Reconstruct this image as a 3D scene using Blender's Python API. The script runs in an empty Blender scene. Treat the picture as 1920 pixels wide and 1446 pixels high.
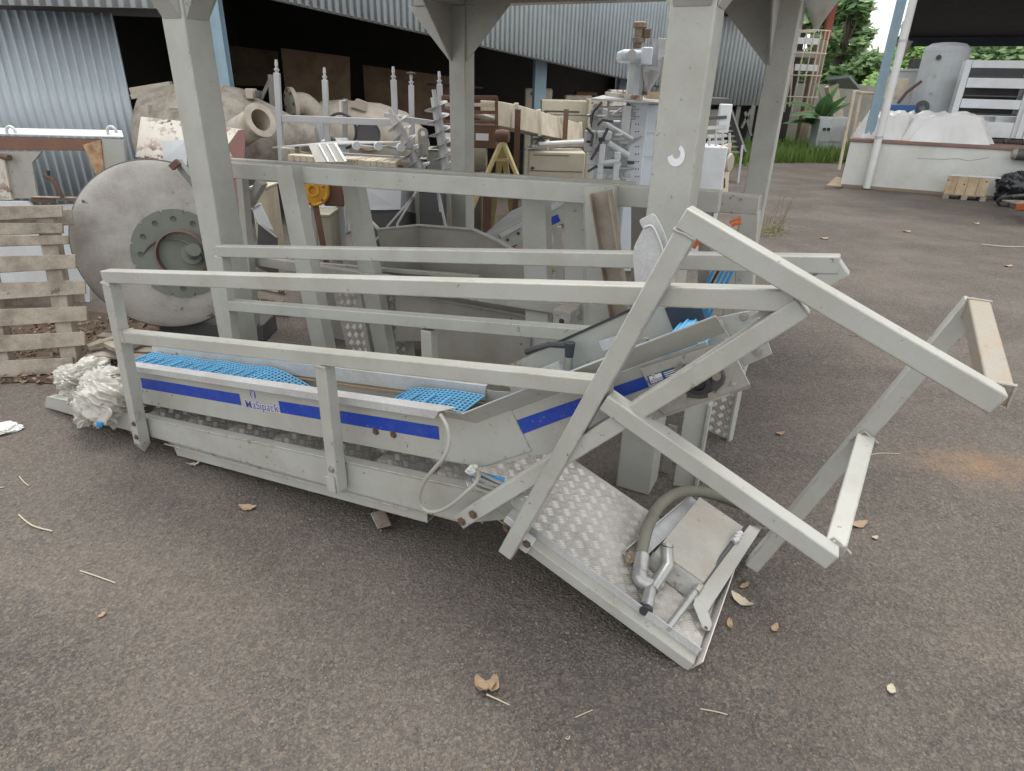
import bpy, bmesh, math, random
from mathutils import Vector as V, Matrix, noise
random.seed(7)
sc = bpy.context.scene
COL = sc.collection
# ------------------------------------------------------------------ camera
CAM_H, PITCH, ROLL, FPX = 1.6, math.radians(25.06), math.radians(1.6), 1204.0
fw_ = V((0, math.cos(PITCH), -math.sin(PITCH))); r0 = V((1, 0, 0)); u0 = r0.cross(fw_)
cr_ = math.cos(ROLL)*r0 + math.sin(ROLL)*u0
cu_ = -math.sin(ROLL)*r0 + math.cos(ROLL)*u0
CP = V((0, 0, CAM_H))
cd = bpy.data.cameras.new('camera'); cam = bpy.data.objects.new('camera', cd); COL.objects.link(cam)
m3 = Matrix((cr_, cu_, -fw_)).transposed()
cam.matrix_world = Matrix.Translation(CP) @ m3.to_4x4()
cd.sensor_fit = 'HORIZONTAL'; cd.sensor_width = 36.0; cd.lens = 36.0*FPX/1920.0
cd.clip_start = 0.05; cd.clip_end = 600
sc.camera = cam
# ------------------------------------------------------------------ world, sun, exposure
wd = bpy.data.worlds.new('World'); sc.world = wd; wd.use_nodes = True
nt = wd.node_tree; nt.nodes.clear()
SUN_EL, SUN_AZ = math.radians(70), math.radians(12)     # azimuth clockwise from +Y: high, beyond the machines
sky = nt.nodes.new('ShaderNodeTexSky'); sky.sky_type = 'NISHITA'; sky.sun_disc = False
sky.sun_elevation = SUN_EL; sky.sun_rotation = SUN_AZ; sky.air_density = 1.0; sky.dust_density = 4.0; sky.ozone_density = 1.0
hs = nt.nodes.new('ShaderNodeHueSaturation'); hs.inputs['Saturation'].default_value = 0.35
tcw = nt.nodes.new('ShaderNodeTexCoord'); nz = nt.nodes.new('ShaderNodeTexNoise'); nz.inputs['Scale'].default_value = 2.2; nz.inputs['Detail'].default_value = 6
rp = nt.nodes.new('ShaderNodeValToRGB'); rp.color_ramp.elements[0].position = .28; rp.color_ramp.elements[1].position = .55
mxw = nt.nodes.new('ShaderNodeMix'); mxw.data_type = 'RGBA'
bg = nt.nodes.new('ShaderNodeBackground'); bg.inputs['Strength'].default_value = 0.14
wo = nt.nodes.new('ShaderNodeOutputWorld')
nt.links.new(sky.outputs[0], hs.inputs['Color']); nt.links.new(tcw.outputs['Generated'], nz.inputs['Vector'])
nt.links.new(nz.outputs['Fac'], rp.inputs['Fac']); nt.links.new(rp.outputs['Color'], mxw.inputs['Factor'])
nt.links.new(hs.outputs['Color'], mxw.inputs['A']); mxw.inputs['B'].default_value = (7.6, 7.7, 7.8, 1)
nt.links.new(mxw.outputs['Result'], bg.inputs['Color']); nt.links.new(bg.outputs[0], wo.inputs['Surface'])
sl = bpy.data.lights.new('sun', 'SUN'); sl.energy = 1.5; sl.angle = math.radians(28); sl.color = (1.0, .965, .92)
so = bpy.data.objects.new('sun', sl); COL.objects.link(so)
sdir = V((math.sin(SUN_AZ)*math.cos(SUN_EL), math.cos(SUN_AZ)*math.cos(SUN_EL), math.sin(SUN_EL)))
so.rotation_euler = sdir.to_track_quat('Z', 'Y').to_euler(); so.location = (0, 0, 30)
sc.view_settings.view_transform = 'Standard'; sc.view_settings.look = 'None'
sc.view_settings.gamma = 1.0; sc.view_settings.use_curve_mapping = False
sc.view_settings.exposure = 0.55
# ------------------------------------------------------------------ placing helpers: points of the survey of the yard
def ray(x, y): return fw_ + cr_*((x-960)/FPX) - cu_*((y-723)/FPX)
def plane_pt(x, y, p0, n):
    d = ray(x, y); return CP + d*((V(p0)-CP).dot(n)/d.dot(n))
def G(x, y, z=0.0): return plane_pt(x, y, (0, 0, z), V((0, 0, 1)))
def Y(x, y, yy): return plane_pt(x, y, (0, yy, 0), V((0, 1, 0)))
A0 = V((-2.458, 2.951, 0)); TU = V((.8919, -.4522, 0)); TW = V((.4522, .8919, 0))
def S(u, w, z): return A0 + TU*u + TW*w + V((0, 0, z))          # stair unit: along, across, up
def SP(x, y, w): return plane_pt(x, y, A0+TW*w, TW)
fa = math.radians(26); FWD = V((math.cos(fa), -math.sin(fa), 0)); FDD = V((math.sin(fa), math.cos(fa), 0))
NR = V((.571, 2.43, 0)); NL = NR - FWD*2.415; FL = NL + FDD*2.56; FR = NR + FDD*2.56
def FP(x, y, off): return plane_pt(x, y, NL+FDD*off, FDD)       # plane parallel to the front of the big frame
UP = V((0, 0, 1))
# ------------------------------------------------------------------ materials
def s2l(c):
    return tuple(((v/255)/12.92 if v/255 <= .04045 else ((v/255+.055)/1.055)**2.4) for v in c)
MATS = {}
def mat(name, rgb, rough=.55, metal=0.0, dirt=None, dirt_amt=.35, dirt_scale=3.0, fine=.08, spots=None, spot_amt=0.0, spot_scale=25.0, bump=0.0, bump_scale=60.0, dust=0.0, alpha=1.0, streak=0.0, coat=0.0, lin=False, scuff=0.0, edge=0.0):
    if name in MATS: return MATS[name]
    m = bpy.data.materials.new(name); m.use_nodes = True; MATS[name] = m
    n = m.node_tree; N = n.nodes; b = N['Principled BSDF']; L = n.links.new
    col = rgb if lin else s2l(rgb)
    tc = N.new('ShaderNodeTexCoord')
    def nz(scale, det=5, rough_=.6, vec=None):
        t = N.new('ShaderNodeTexNoise'); t.inputs['Scale'].default_value = scale; t.inputs['Detail'].default_value = det; t.inputs['Roughness'].default_value = rough_
        L(vec or tc.outputs['Object'], t.inputs['Vector']); return t.outputs['Fac']
    def ramp(src, a, c):
        r = N.new('ShaderNodeMapRange'); r.inputs['From Min'].default_value = a; r.inputs['From Max'].default_value = c; L(src, r.inputs['Value']); return r.outputs['Result']
    def mul(src, k):
        q = N.new('ShaderNodeMath'); q.operation = 'MULTIPLY'; L(src, q.inputs[0])
        if isinstance(k, (int, float)): q.inputs[1].default_value = k
        else: L(k, q.inputs[1])
        return q.outputs[0]
    def mix(fac, a, c):
        x = N.new('ShaderNodeMix'); x.data_type = 'RGBA'; L(fac, x.inputs['Factor'])
        for s, k in ((a, 'A'), (c, 'B')):
            if isinstance(s, tuple): x.inputs[k].default_value = (*s[:3], 1)
            else: L(s, x.inputs[k])
        return x.outputs['Result']
    cur = mix(ramp(nz(140, 3), .3, .7), tuple(v*(1-fine) for v in col), tuple(min(1, v*(1+fine)) for v in col))
    if dirt: cur = mix(mul(ramp(nz(dirt_scale, 7, .65), .42, .72), dirt_amt), cur, s2l(dirt))
    if streak:
        mp = N.new('ShaderNodeMapping'); mp.inputs['Scale'].default_value = (14, 14, .8); L(tc.outputs['Object'], mp.inputs['Vector'])
        cur = mix(mul(ramp(nz(1.0, 5, .6, mp.outputs['Vector']), .48, .75), streak), cur, s2l(dirt or (90, 75, 60)))
    if spots:
        f = mul(ramp(nz(spot_scale, 6, .7), .70-spot_amt*.25, .74-spot_amt*.25), ramp(nz(2.3, 3), .42, .58))
        cur = mix(f, cur, s2l(spots))
    if scuff:
        f = mul(mul(ramp(nz(13, 10, .8), .60, .64), ramp(nz(1.9, 3), .50, .58)), scuff)
        cur = mix(f, cur, s2l((104, 92, 80)))
    if edge:      # paint rubbed through along the corners
        bv = N.new('ShaderNodeBevel'); bv.samples = 4; bv.inputs['Radius'].default_value = .008
        ge = N.new('ShaderNodeNewGeometry'); dp = N.new('ShaderNodeVectorMath'); dp.operation = 'DOT_PRODUCT'
        L(bv.outputs[0], dp.inputs[0]); L(ge.outputs['True Normal'], dp.inputs[1])
        ew = mul(mul(ramp(dp.outputs['Value'], .985, .90), ramp(nz(24, 8, .75), .50, .60)), edge)
        cur = mix(ew, cur, s2l((118, 98, 80)))
    if dust:
        g = N.new('ShaderNodeNewGeometry'); sx = N.new('ShaderNodeSeparateXYZ'); L(g.outputs['Normal'], sx.inputs[0])
        cur = mix(mul(mul(ramp(sx.outputs['Z'], .3, .95), ramp(nz(9, 6), .3, .65)), dust), cur, s2l((172, 160, 142)))
    L(cur, b.inputs['Base Color'])
    b.inputs['Metallic'].default_value = metal
    rr = N.new('ShaderNodeMapRange'); rr.inputs['To Min'].default_value = max(.05, rough-.1); rr.inputs['To Max'].default_value = min(1, rough+.12); L(nz(6, 5), rr.inputs['Value']); L(rr.outputs['Result'], b.inputs['Roughness'])
    if bump:
        bp = N.new('ShaderNodeBump'); bp.inputs['Strength'].default_value = bump; bp.inputs['Distance'].default_value = .01; L(nz(bump_scale, 4), bp.inputs['Height']); L(bp.outputs[0], b.inputs['Normal'])
    if coat: b.inputs['Coat Weight'].default_value = coat
    if alpha < 1: b.inputs['Alpha'].default_value = alpha
    return m
GREY = mat('grey_enamel', (176, 177, 170), .40, dirt=(140, 132, 118), dirt_amt=.45, dirt_scale=4, spots=(92, 76, 64), spot_amt=.24, spot_scale=34, fine=.025, dust=.16, scuff=.7, edge=.75, bump=.015, bump_scale=300, coat=.05)
GREYW = mat('worn_grey_enamel', (172, 171, 164), .5, dirt=(120, 102, 82), dirt_amt=.42, dirt_scale=5, spots=(112, 72, 46), spot_amt=.4, spot_scale=30, dust=.5, bump=.04, bump_scale=180)
GREYD = mat('dusty_grey_sheet', (150, 147, 138), .6, dirt=(110, 98, 84), dirt_amt=.45, dirt_scale=3, spots=(100, 76, 58), spot_amt=.2, dust=.3)
GALV = mat('galvanised_steel', (200, 201, 201), .42, .2, dirt=(140, 134, 126), dirt_amt=.35, dirt_scale=8, fine=.12, dust=.15)
STEEL = mat('stainless_sheet', (190, 190, 191), .45, .25, dirt=(150, 146, 142), dirt_amt=.3, dirt_scale=5, fine=.05)
CHECK = mat('checker_plate_aluminium', (226, 222, 216), .38, .3, dirt=(150, 138, 122), dirt_amt=.4, dirt_scale=6, fine=.1, spots=(105, 84, 66), spot_amt=.15, dust=.15)
PLATE = mat('dirty_darkened_plate', (186, 181, 174), .5, .25, dirt=(112, 100, 88), dirt_amt=.5, dirt_scale=6, fine=.1)  # dirt between the bars; darker base also stands in for their reflection contrast
BLUE = mat('blue_vinyl_stripe', (28, 64, 168), .32, dirt=(86, 104, 152), dirt_amt=.35, dirt_scale=16, fine=.05, spots=(150, 156, 170), spot_amt=.3, spot_scale=60)
BELT = mat('blue_plastic_belt', (104, 176, 218), .5, dirt=(112, 142, 158), dirt_amt=.5, dirt_scale=8)
BLUE2 = mat('bright_blue_plastic', (36, 146, 214), .4)
BLACK = mat('black_plastic', (52, 54, 58), .5, dirt=(100, 98, 94), dirt_amt=.3, dirt_scale=8)
DKNAVY = mat('dark_plate', (44, 50, 64), .5, dirt=(80, 82, 88), dirt_amt=.3, dirt_scale=10)
RUSTB = mat('rusty_bolt', (112, 92, 78), .7, .3, dirt=(76, 60, 50), dirt_amt=.6, dirt_scale=60)
BOLT = mat('zinc_bolt', (186, 182, 174), .35, .7, dirt=(120, 110, 98), dirt_amt=.3, dirt_scale=40)
RUST = mat('brown_rust', (104, 78, 66), .8, dirt=(134, 98, 74), dirt_amt=.6, dirt_scale=7, bump=.25, bump_scale=60)
WRUST = mat('white_enamel_rusting', (214, 210, 200), .5, dirt=(176, 138, 96), dirt_amt=.4, dirt_scale=4, spots=(116, 72, 46), spot_amt=.75, spot_scale=14)
RAILR = mat('grey_rail_rusting', (150, 144, 132), .55, dirt=(168, 124, 82), dirt_amt=.85, dirt_scale=5, spots=(130, 84, 50), spot_amt=.5, spot_scale=22)
WHITE = mat('white_enamel', (218, 222, 224), .42, dirt=(178, 172, 160), dirt_amt=.35, dirt_scale=4, spots=(120, 96, 74), spot_amt=.1)
LBLUE = mat('pale_blue_enamel', (222, 229, 236), .45, dirt=(180, 182, 184), dirt_amt=.35, dirt_scale=5, spots=(110, 94, 80), spot_amt=.1)
CREAM = mat('cream_enamel', (210, 202, 182), .55, dirt=(156, 126, 92), dirt_amt=.5, dirt_scale=5, spots=(112, 72, 46), spot_amt=.3, streak=.3)
CREAMY = mat('yellowish_cream_enamel', (206, 192, 138), .55, dirt=(140, 112, 72), dirt_amt=.4, dirt_scale=6)
BEIGE = mat('beige_cabinet_enamel', (178, 172, 154), .55, dirt=(136, 124, 104), dirt_amt=.4, dirt_scale=4)
VESS = mat('dusty_vessel_shell', (164, 157, 146), .85, dirt=(104, 92, 80), dirt_amt=.85, dirt_scale=7, fine=.2, bump=.35, bump_scale=45, dust=.3)
VESSW = mat('off_white_vessel', (184, 175, 160), .7, dirt=(128, 112, 94), dirt_amt=.6, dirt_scale=5, fine=.12)
DISC = mat('stained_steel_dish', (180, 176, 170), .55, .1, dirt=(130, 121, 112), dirt_amt=.8, dirt_scale=4, fine=.12, spots=(78, 66, 58), spot_amt=.3, spot_scale=12)
FLANGE = mat('grey_green_cast_flange', (118, 124, 114), .6, dirt=(92, 90, 80), dirt_amt=.4, dirt_scale=8)
WOOD = mat('weathered_pallet_timber', (166, 156, 142), .85, dirt=(92, 80, 68), dirt_amt=.8, dirt_scale=6, fine=.15, bump=.3, bump_scale=40, spots=(60, 46, 36), spot_amt=.3, spot_scale=14)
WOODN = mat('raw_plywood', (190, 170, 140), .8, dirt=(120, 96, 70), dirt_amt=.5, dirt_scale=6, streak=.35)
BOARD = mat('brown_wall_board', (140, 118, 94), .85, dirt=(70, 58, 46), dirt_amt=.6, dirt_scale=3)
CORR = mat('pale_blue_grey_cladding', (196, 206, 212), .5, .05, dirt=(154, 164, 170), dirt_amt=.45, dirt_scale=2, fine=.06, streak=.25)
CORRL = mat('light_roof_cladding', (216, 223, 228), .5, .05, dirt=(180, 186, 190), dirt_amt=.4, dirt_scale=2)
COLB = mat('blue_column_paint', (146, 172, 186), .5, dirt=(112, 128, 136), dirt_amt=.4, dirt_scale=3, streak=.2)
DARKW = mat('darkened_interior_wall', (58, 55, 52), .9, dirt=(36, 34, 34), dirt_amt=.6, dirt_scale=1)  # dark tone put into walls and roof so the shed interior stays dark
PLASTIC = mat('dirty_white_plastic_sheet', (218, 218, 215), .22, dirt=(168, 162, 152), dirt_amt=.45, dirt_scale=9, fine=.1)
FOIL = mat('crumpled_silvery_film', (194, 191, 182), .3, .0, dirt=(150, 138, 118), dirt_amt=.5, dirt_scale=9, coat=.3)
PIPEM = mat('dull_bare_pipe', (176, 176, 174), .34, .55, dirt=(128, 122, 114), dirt_amt=.45, dirt_scale=14, fine=.06)
SHEET = mat('milky_cover_sheet', (220, 220, 218), .22, dirt=(176, 170, 160), dirt_amt=.35, dirt_scale=1.6, fine=.03)
HOSE = mat('grey_corrugated_hose', (132, 130, 116), .55, dirt=(96, 90, 78), dirt_amt=.4, dirt_scale=12)
CABLE = mat('grey_cable_sheath', (160, 158, 150), .5)
ORANGE = mat('orange_plastic', (222, 108, 52), .45)
YELLOW = mat('yellow_cast_wheel', (206, 150, 40), .55, dirt=(120, 84, 40), dirt_amt=.5, dirt_scale=14)
PLASTER = mat('whitewashed_plaster', (214, 216, 212), .85, dirt=(176, 172, 160), dirt_amt=.5, dirt_scale=1.6, streak=.06, bump=.1, bump_scale=20)
REDOX = mat('red_oxide_edge', (140, 116, 106), .8, dirt=(96, 76, 66), dirt_amt=.5, dirt_scale=3)
PIPEW = mat('white_downpipe', (226, 228, 226), .45, dirt=(180, 176, 164), dirt_amt=.3, dirt_scale=2)
TANK = mat('grey_tank_paint', (196, 202, 204), .5, dirt=(164, 160, 154), dirt_amt=.4, dirt_scale=2.5, streak=.2)
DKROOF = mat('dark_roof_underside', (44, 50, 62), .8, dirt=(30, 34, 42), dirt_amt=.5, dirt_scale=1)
REDST = mat('red_lead_column', (158, 82, 66), .7, dirt=(110, 80, 66), dirt_amt=.4, dirt_scale=3)
CONC = mat('stained_concrete', (150, 134, 116), .85, dirt=(104, 92, 78), dirt_amt=.5, dirt_scale=3)
DKGREY = mat('dark_grey_steel', (92, 92, 92), .55, .3, dirt=(70, 66, 62), dirt_amt=.4)
LEAFM = mat('dry_brown_leaf', (170, 146, 120), .8, dirt=(124, 100, 78), dirt_amt=.6, dirt_scale=30)
STRAW = mat('pale_dry_straw', (188, 178, 156), .8)
PURPLE = mat('violet_logo_ink', (82, 80, 150), .5)
LWHITE = mat('white_logo_ink', (228, 228, 232), .5)
TEAL = mat('teal_label_ink', (24, 88, 110), .45)
BLKBAG = mat('black_bin_film', (40, 42, 46), .3, coat=.3)
SOIL = mat('leaf_litter_soil', (84, 68, 54), .95, dirt=(50, 40, 32), dirt_amt=.6, dirt_scale=12, bump=.5, bump_scale=40)
def foliage(name, c1, c2, rough=.55, trans=.25):
    m = bpy.data.materials.new(name); m.use_nodes = True; MATS[name] = m
    N = m.node_tree.nodes; L = m.node_tree.links.new; b = N['Principled BSDF']
    g = N.new('ShaderNodeNewGeometry'); x = N.new('ShaderNodeMix'); x.data_type = 'RGBA'
    x.inputs['A'].default_value = (*c1, 1); x.inputs['B'].default_value = (*c2, 1)
    L(g.outputs['Random Per Island'], x.inputs['Factor']); L(x.outputs['Result'], b.inputs['Base Color'])
    b.inputs['Roughness'].default_value = rough
    t = N.new('ShaderNodeBsdfTranslucent'); L(x.outputs['Result'], t.inputs['Color'])
    ms = N.new('ShaderNodeMixShader'); ms.inputs['Fac'].default_value = trans
    L(b.outputs[0], ms.inputs[1]); L(t.outputs[0], ms.inputs[2]); L(ms.outputs[0], N['Material Output'].inputs['Surface'])
    return m
FOLD = foliage('dark_foliage', (.13, .22, .09), (.27, .41, .17))
BINST = mat('dull_stainless_bin', (150, 152, 154), .5, .2)
FOLB = foliage('bright_foliage', (.19, .34, .09), (.36, .55, .17))
GRASSM = foliage('verge_grass', (.10, .20, .04), (.24, .34, .09))
BANANA = foliage('banana_leaf', (.06, .15, .06), (.14, .27, .11))
DRYTW = mat('dry_twigs', (140, 124, 104), .9)
BARK = mat('tree_bark', (104, 92, 80), .9, dirt=(70, 60, 50), dirt_amt=.5)
# ------------------------------------------------------------------ mesh helpers
class MB:
    def __init__(s): s.v = []; s.f = []; s.sm = []
    def add(s, vs, fs, smooth=False):
        o = len(s.v); s.v += [V(p) for p in vs]; s.f += [tuple(i+o for i in f) for f in fs]; s.sm += [smooth]*len(fs); return s
    def hexa(s, c):   # 8 corners, bottom ring then top ring
        return s.add(c, [(3, 2, 1, 0), (4, 5, 6, 7), (0, 1, 5, 4), (1, 2, 6, 5), (2, 3, 7, 6), (3, 0, 4, 7)])
    def box(s, c, sx, sy, sz, ex=V((1, 0, 0)), ey=V((0, 1, 0)), ez=UP):
        c = V(c); x = ex*sx/2; y = ey*sy/2; z = ez*sz/2
        return s.hexa([c-x-y-z, c+x-y-z, c+x+y-z, c-x+y-z, c-x-y+z, c+x-y+z, c+x+y+z, c-x+y+z])
    def beam(s, p0, p1, w, h, side=None):   # rectangular bar, w along 'side', h perpendicular
        p0 = V(p0); p1 = V(p1); d = (p1-p0).normalized(); side = side if side is not None else (UP.cross(d) if abs(d.z) < .95 else V((1, 0, 0)))
        a = (side - d*side.dot(d)).normalized(); b = d.cross(a)
        a = a*w/2; b = b*h/2
        return s.hexa([p0-a-b, p0+a-b, p0+a+b, p0-a+b, p1-a-b, p1+a-b, p1+a+b, p1-a+b])
    def prof(s, pts2, p0, p1, side, cap=True, smooth=False):   # extrude a closed 2d profile (along side, along d x side)
        p0 = V(p0); p1 = V(p1); d = (p1-p0).normalized(); a = (side - d*side.dot(d)).normalized(); b = d.cross(a)
        n = len(pts2); vs = [p0+a*x+b*y for x, y in pts2] + [p1+a*x+b*y for x, y in pts2]
        fs = [(i, (i+1) % n, n+(i+1) % n, n+i) for i in range(n)]
        if cap: fs += [tuple(range(n-1, -1, -1)), tuple(range(n, 2*n))]
        return s.add(vs, fs, smooth)
    def chan(s, p0, p1, w, h, t, side, flip=1):   # C section: web w along side, flanges h
        P = [(-w/2, 0), (w/2, 0), (w/2, h*flip), (w/2-t, h*flip), (w/2-t, t*flip), (-w/2+t, t*flip), (-w/2+t, h*flip), (-w/2, h*flip)]
        if flip < 0: P = P[::-1]
        return s.prof(P, p0, p1, side)
    def slab(s, poly, th):   # planar polygon extruded by vector th
        poly = [V(p) for p in poly]; n = len(poly); th = V(th)
        vs = poly + [p+th for p in poly]
        return s.add(vs, [tuple(range(n-1, -1, -1)), tuple(range(n, 2*n))] + [(i, (i+1) % n, n+(i+1) % n, n+i) for i in range(n)])
    def tube(s, pts, r, n=10, cap=True, smooth=True, hollow=0):
        pts = [V(p) for p in pts]; rs = r if isinstance(r, (list, tuple)) else [r]*len(pts)
        prev = None; rings = []
        for i, p in enumerate(pts):
            d = (pts[min(i+1, len(pts)-1)] - pts[max(i-1, 0)]).normalized()
            if prev is None: a = d.orthogonal().normalized()
            else: a = (prev - d*prev.dot(d)).normalized()
            prev = a; b = d.cross(a)
            rings.append([p + (a*math.cos(2*math.pi*k/n) + b*math.sin(2*math.pi*k/n))*rs[i] for k in range(n)])
        vs = [q for R in rings for q in R]
        fs = [(i*n+k, i*n+(k+1) % n, (i+1)*n+(k+1) % n, (i+1)*n+k) for i in range(len(pts)-1) for k in range(n)]
        s.add(vs, fs, smooth)
        if cap: s.add(rings[0][::-1], [tuple(range(n))]); s.add(rings[-1], [tuple(range(n))])
        return s
    def lathe(s, prof, base, axis, n=32, smooth=True, a0=0, a1=2*math.pi):   # profile of (radius, along axis)
        base = V(base); axis = V(axis).normalized(); a = axis.orthogonal().normalized(); b = axis.cross(a)
        full = abs(a1-a0-2*math.pi) < 1e-6; m = n if full else n+1
        vs = [base+axis*h+(a*math.cos(a0+(a1-a0)*k/n)+b*math.sin(a0+(a1-a0)*k/n))*r for r, h in prof for k in range(m)]
        fs = [(i*m+k, i*m+(k+1) % m, (i+1)*m+(k+1) % m, (i+1)*m+k) for i in range(len(prof)-1) for k in range(n)]
        return s.add(vs, fs, smooth)
    def rod(s, p0, p1, r, n=12): return s.tube([p0, p1], r, n)
    def bolt(s, p, nrm, r=.009, h=.007):
        nrm = V(nrm).normalized(); return s.tube([V(p), V(p)+nrm*h], r, 6, smooth=False)
    def grid(s, fn, nu, nv, smooth=True):
        vs = [fn(i/nu, j/nv) for i in range(nu+1) for j in range(nv+1)]
        return s.add(vs, [(i*(nv+1)+j, (i+1)*(nv+1)+j, (i+1)*(nv+1)+j+1, i*(nv+1)+j+1) for i in range(nu) for j in range(nv)], smooth)
def link_mesh(name, mb, m, base, bevel=0, th=0, seg=2):
    me = bpy.data.meshes.new(name); me.from_pydata([p-base for p in mb.v], [], mb.f); me.materials.append(m)
    me.polygons.foreach_set('use_smooth', mb.sm)
    bm = bmesh.new(); bm.from_mesh(me); bmesh.ops.recalc_face_normals(bm, faces=bm.faces); bm.to_mesh(me); bm.free()
    me.set_sharp_from_angle(angle=math.radians(38))
    me.update()
    o = bpy.data.objects.new(name, me); COL.objects.link(o)
    if th: q = o.modifiers.new('Solidify', 'SOLIDIFY'); q.thickness = th; q.offset = 0
    if bevel:
        q = o.modifiers.new('Bevel', 'BEVEL'); q.width = bevel; q.segments = seg; q.limit_method = 'ANGLE'; q.angle_limit = math.radians(40)
    return o
class T:
    """a thing: an Empty at its base that parents its parts"""
    def __init__(s, name, label, cat, base, group=None):
        s.base = V(base); o = s.o = bpy.data.objects.new(name, None); COL.objects.link(o); o.location = s.base; o.empty_display_size = .1
        o['label'] = label; o['category'] = cat
        if group: o['group'] = group
    def part(s, name, mb, m, parent=None, bevel=0, th=0, kind=None, label=None, seg=2):
        o = link_mesh(name, mb, m, s.base, bevel, th, seg); o.parent = parent or s.o
        if kind: o['kind'] = kind
        if label: o['label'] = label
        return o
def single(name, mb, m, label, cat, base, group=None, bevel=0, th=0, kind=None):
    o = link_mesh(name, mb, m, V(base), bevel, th); o.location = V(base)
    if label: o['label'] = label
    if cat: o['category'] = cat
    if group: o['group'] = group
    if kind: o['kind'] = kind
    return o
def struct(name, mb, m, base=V((0, 0, 0)), bevel=0):
    o = link_mesh(name, mb, m, V(base), bevel); o.location = V(base); o['kind'] = 'structure'; return o
def dup_tree(o, parent=None):
    c = o.copy(); COL.objects.link(c)
    if parent: c.parent = parent
    for ch in list(o.children): dup_tree(ch, c)
    return c
def weld(th, parent, c, d, side, w=.05, m=None, r=.0035):
    """bead of weld round the end of a square tube"""
    d = V(d).normalized(); a = (side-d*side.dot(d)).normalized()*(w/2+.001); b = d.cross(a).normalized()*(w/2+.001); q = [c+a+b, c+a-b, c-a-b, c-a+b, c+a+b]; pts = []
    for i in range(4):
        for k in range(5): pts.append(q[i]+(q[i+1]-q[i])*(k/5)+d*random.uniform(-.0012, .0012))
    th.part('weld_bead', MB().tube(pts+[q[0]], [r*random.uniform(.8, 1.25) for _ in range(len(pts)+1)], 6), m or GREYW, parent)
def checker(mb, O, ex, ey, nrm, L, W, pitch=.031, h=.0022, inside=None):
    """five-bar pattern standing proud of a plate: cells of bars set at 45 degrees, alternate cells turned"""
    ex = ex.normalized(); ey = ey.normalized(); d1 = (ex+ey).normalized(); d2 = (ey-ex).normalized()
    R = int((L+W)/pitch)+2; bl = pitch*.92; bw = pitch*.075
    for i in range(-R, R):
        for j in range(-R, R):
            c = d1*(i*pitch) + d2*(j*pitch)
            along, acr = (d1, d2) if (i+j) % 2 == 0 else (d2, d1)
            for k in range(5):
                q = c + acr*((k-2)*pitch*.19)
                x = q.dot(ex); y = q.dot(ey)
                if x < bl*.4 or x > L-bl*.4 or y < bl*.4 or y > W-bl*.4: continue
                if inside and not inside(x, y): continue
                p = O + q
                a = along*bl*.5; b = acr*bw
                mb.add([p-a, p+b, p+a, p-b, p-a*.45+nrm*h, p+a*.45+nrm*h], [(0, 3, 4), (3, 2, 5, 4), (2, 1, 5), (1, 0, 4, 5)])
    return mb
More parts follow.
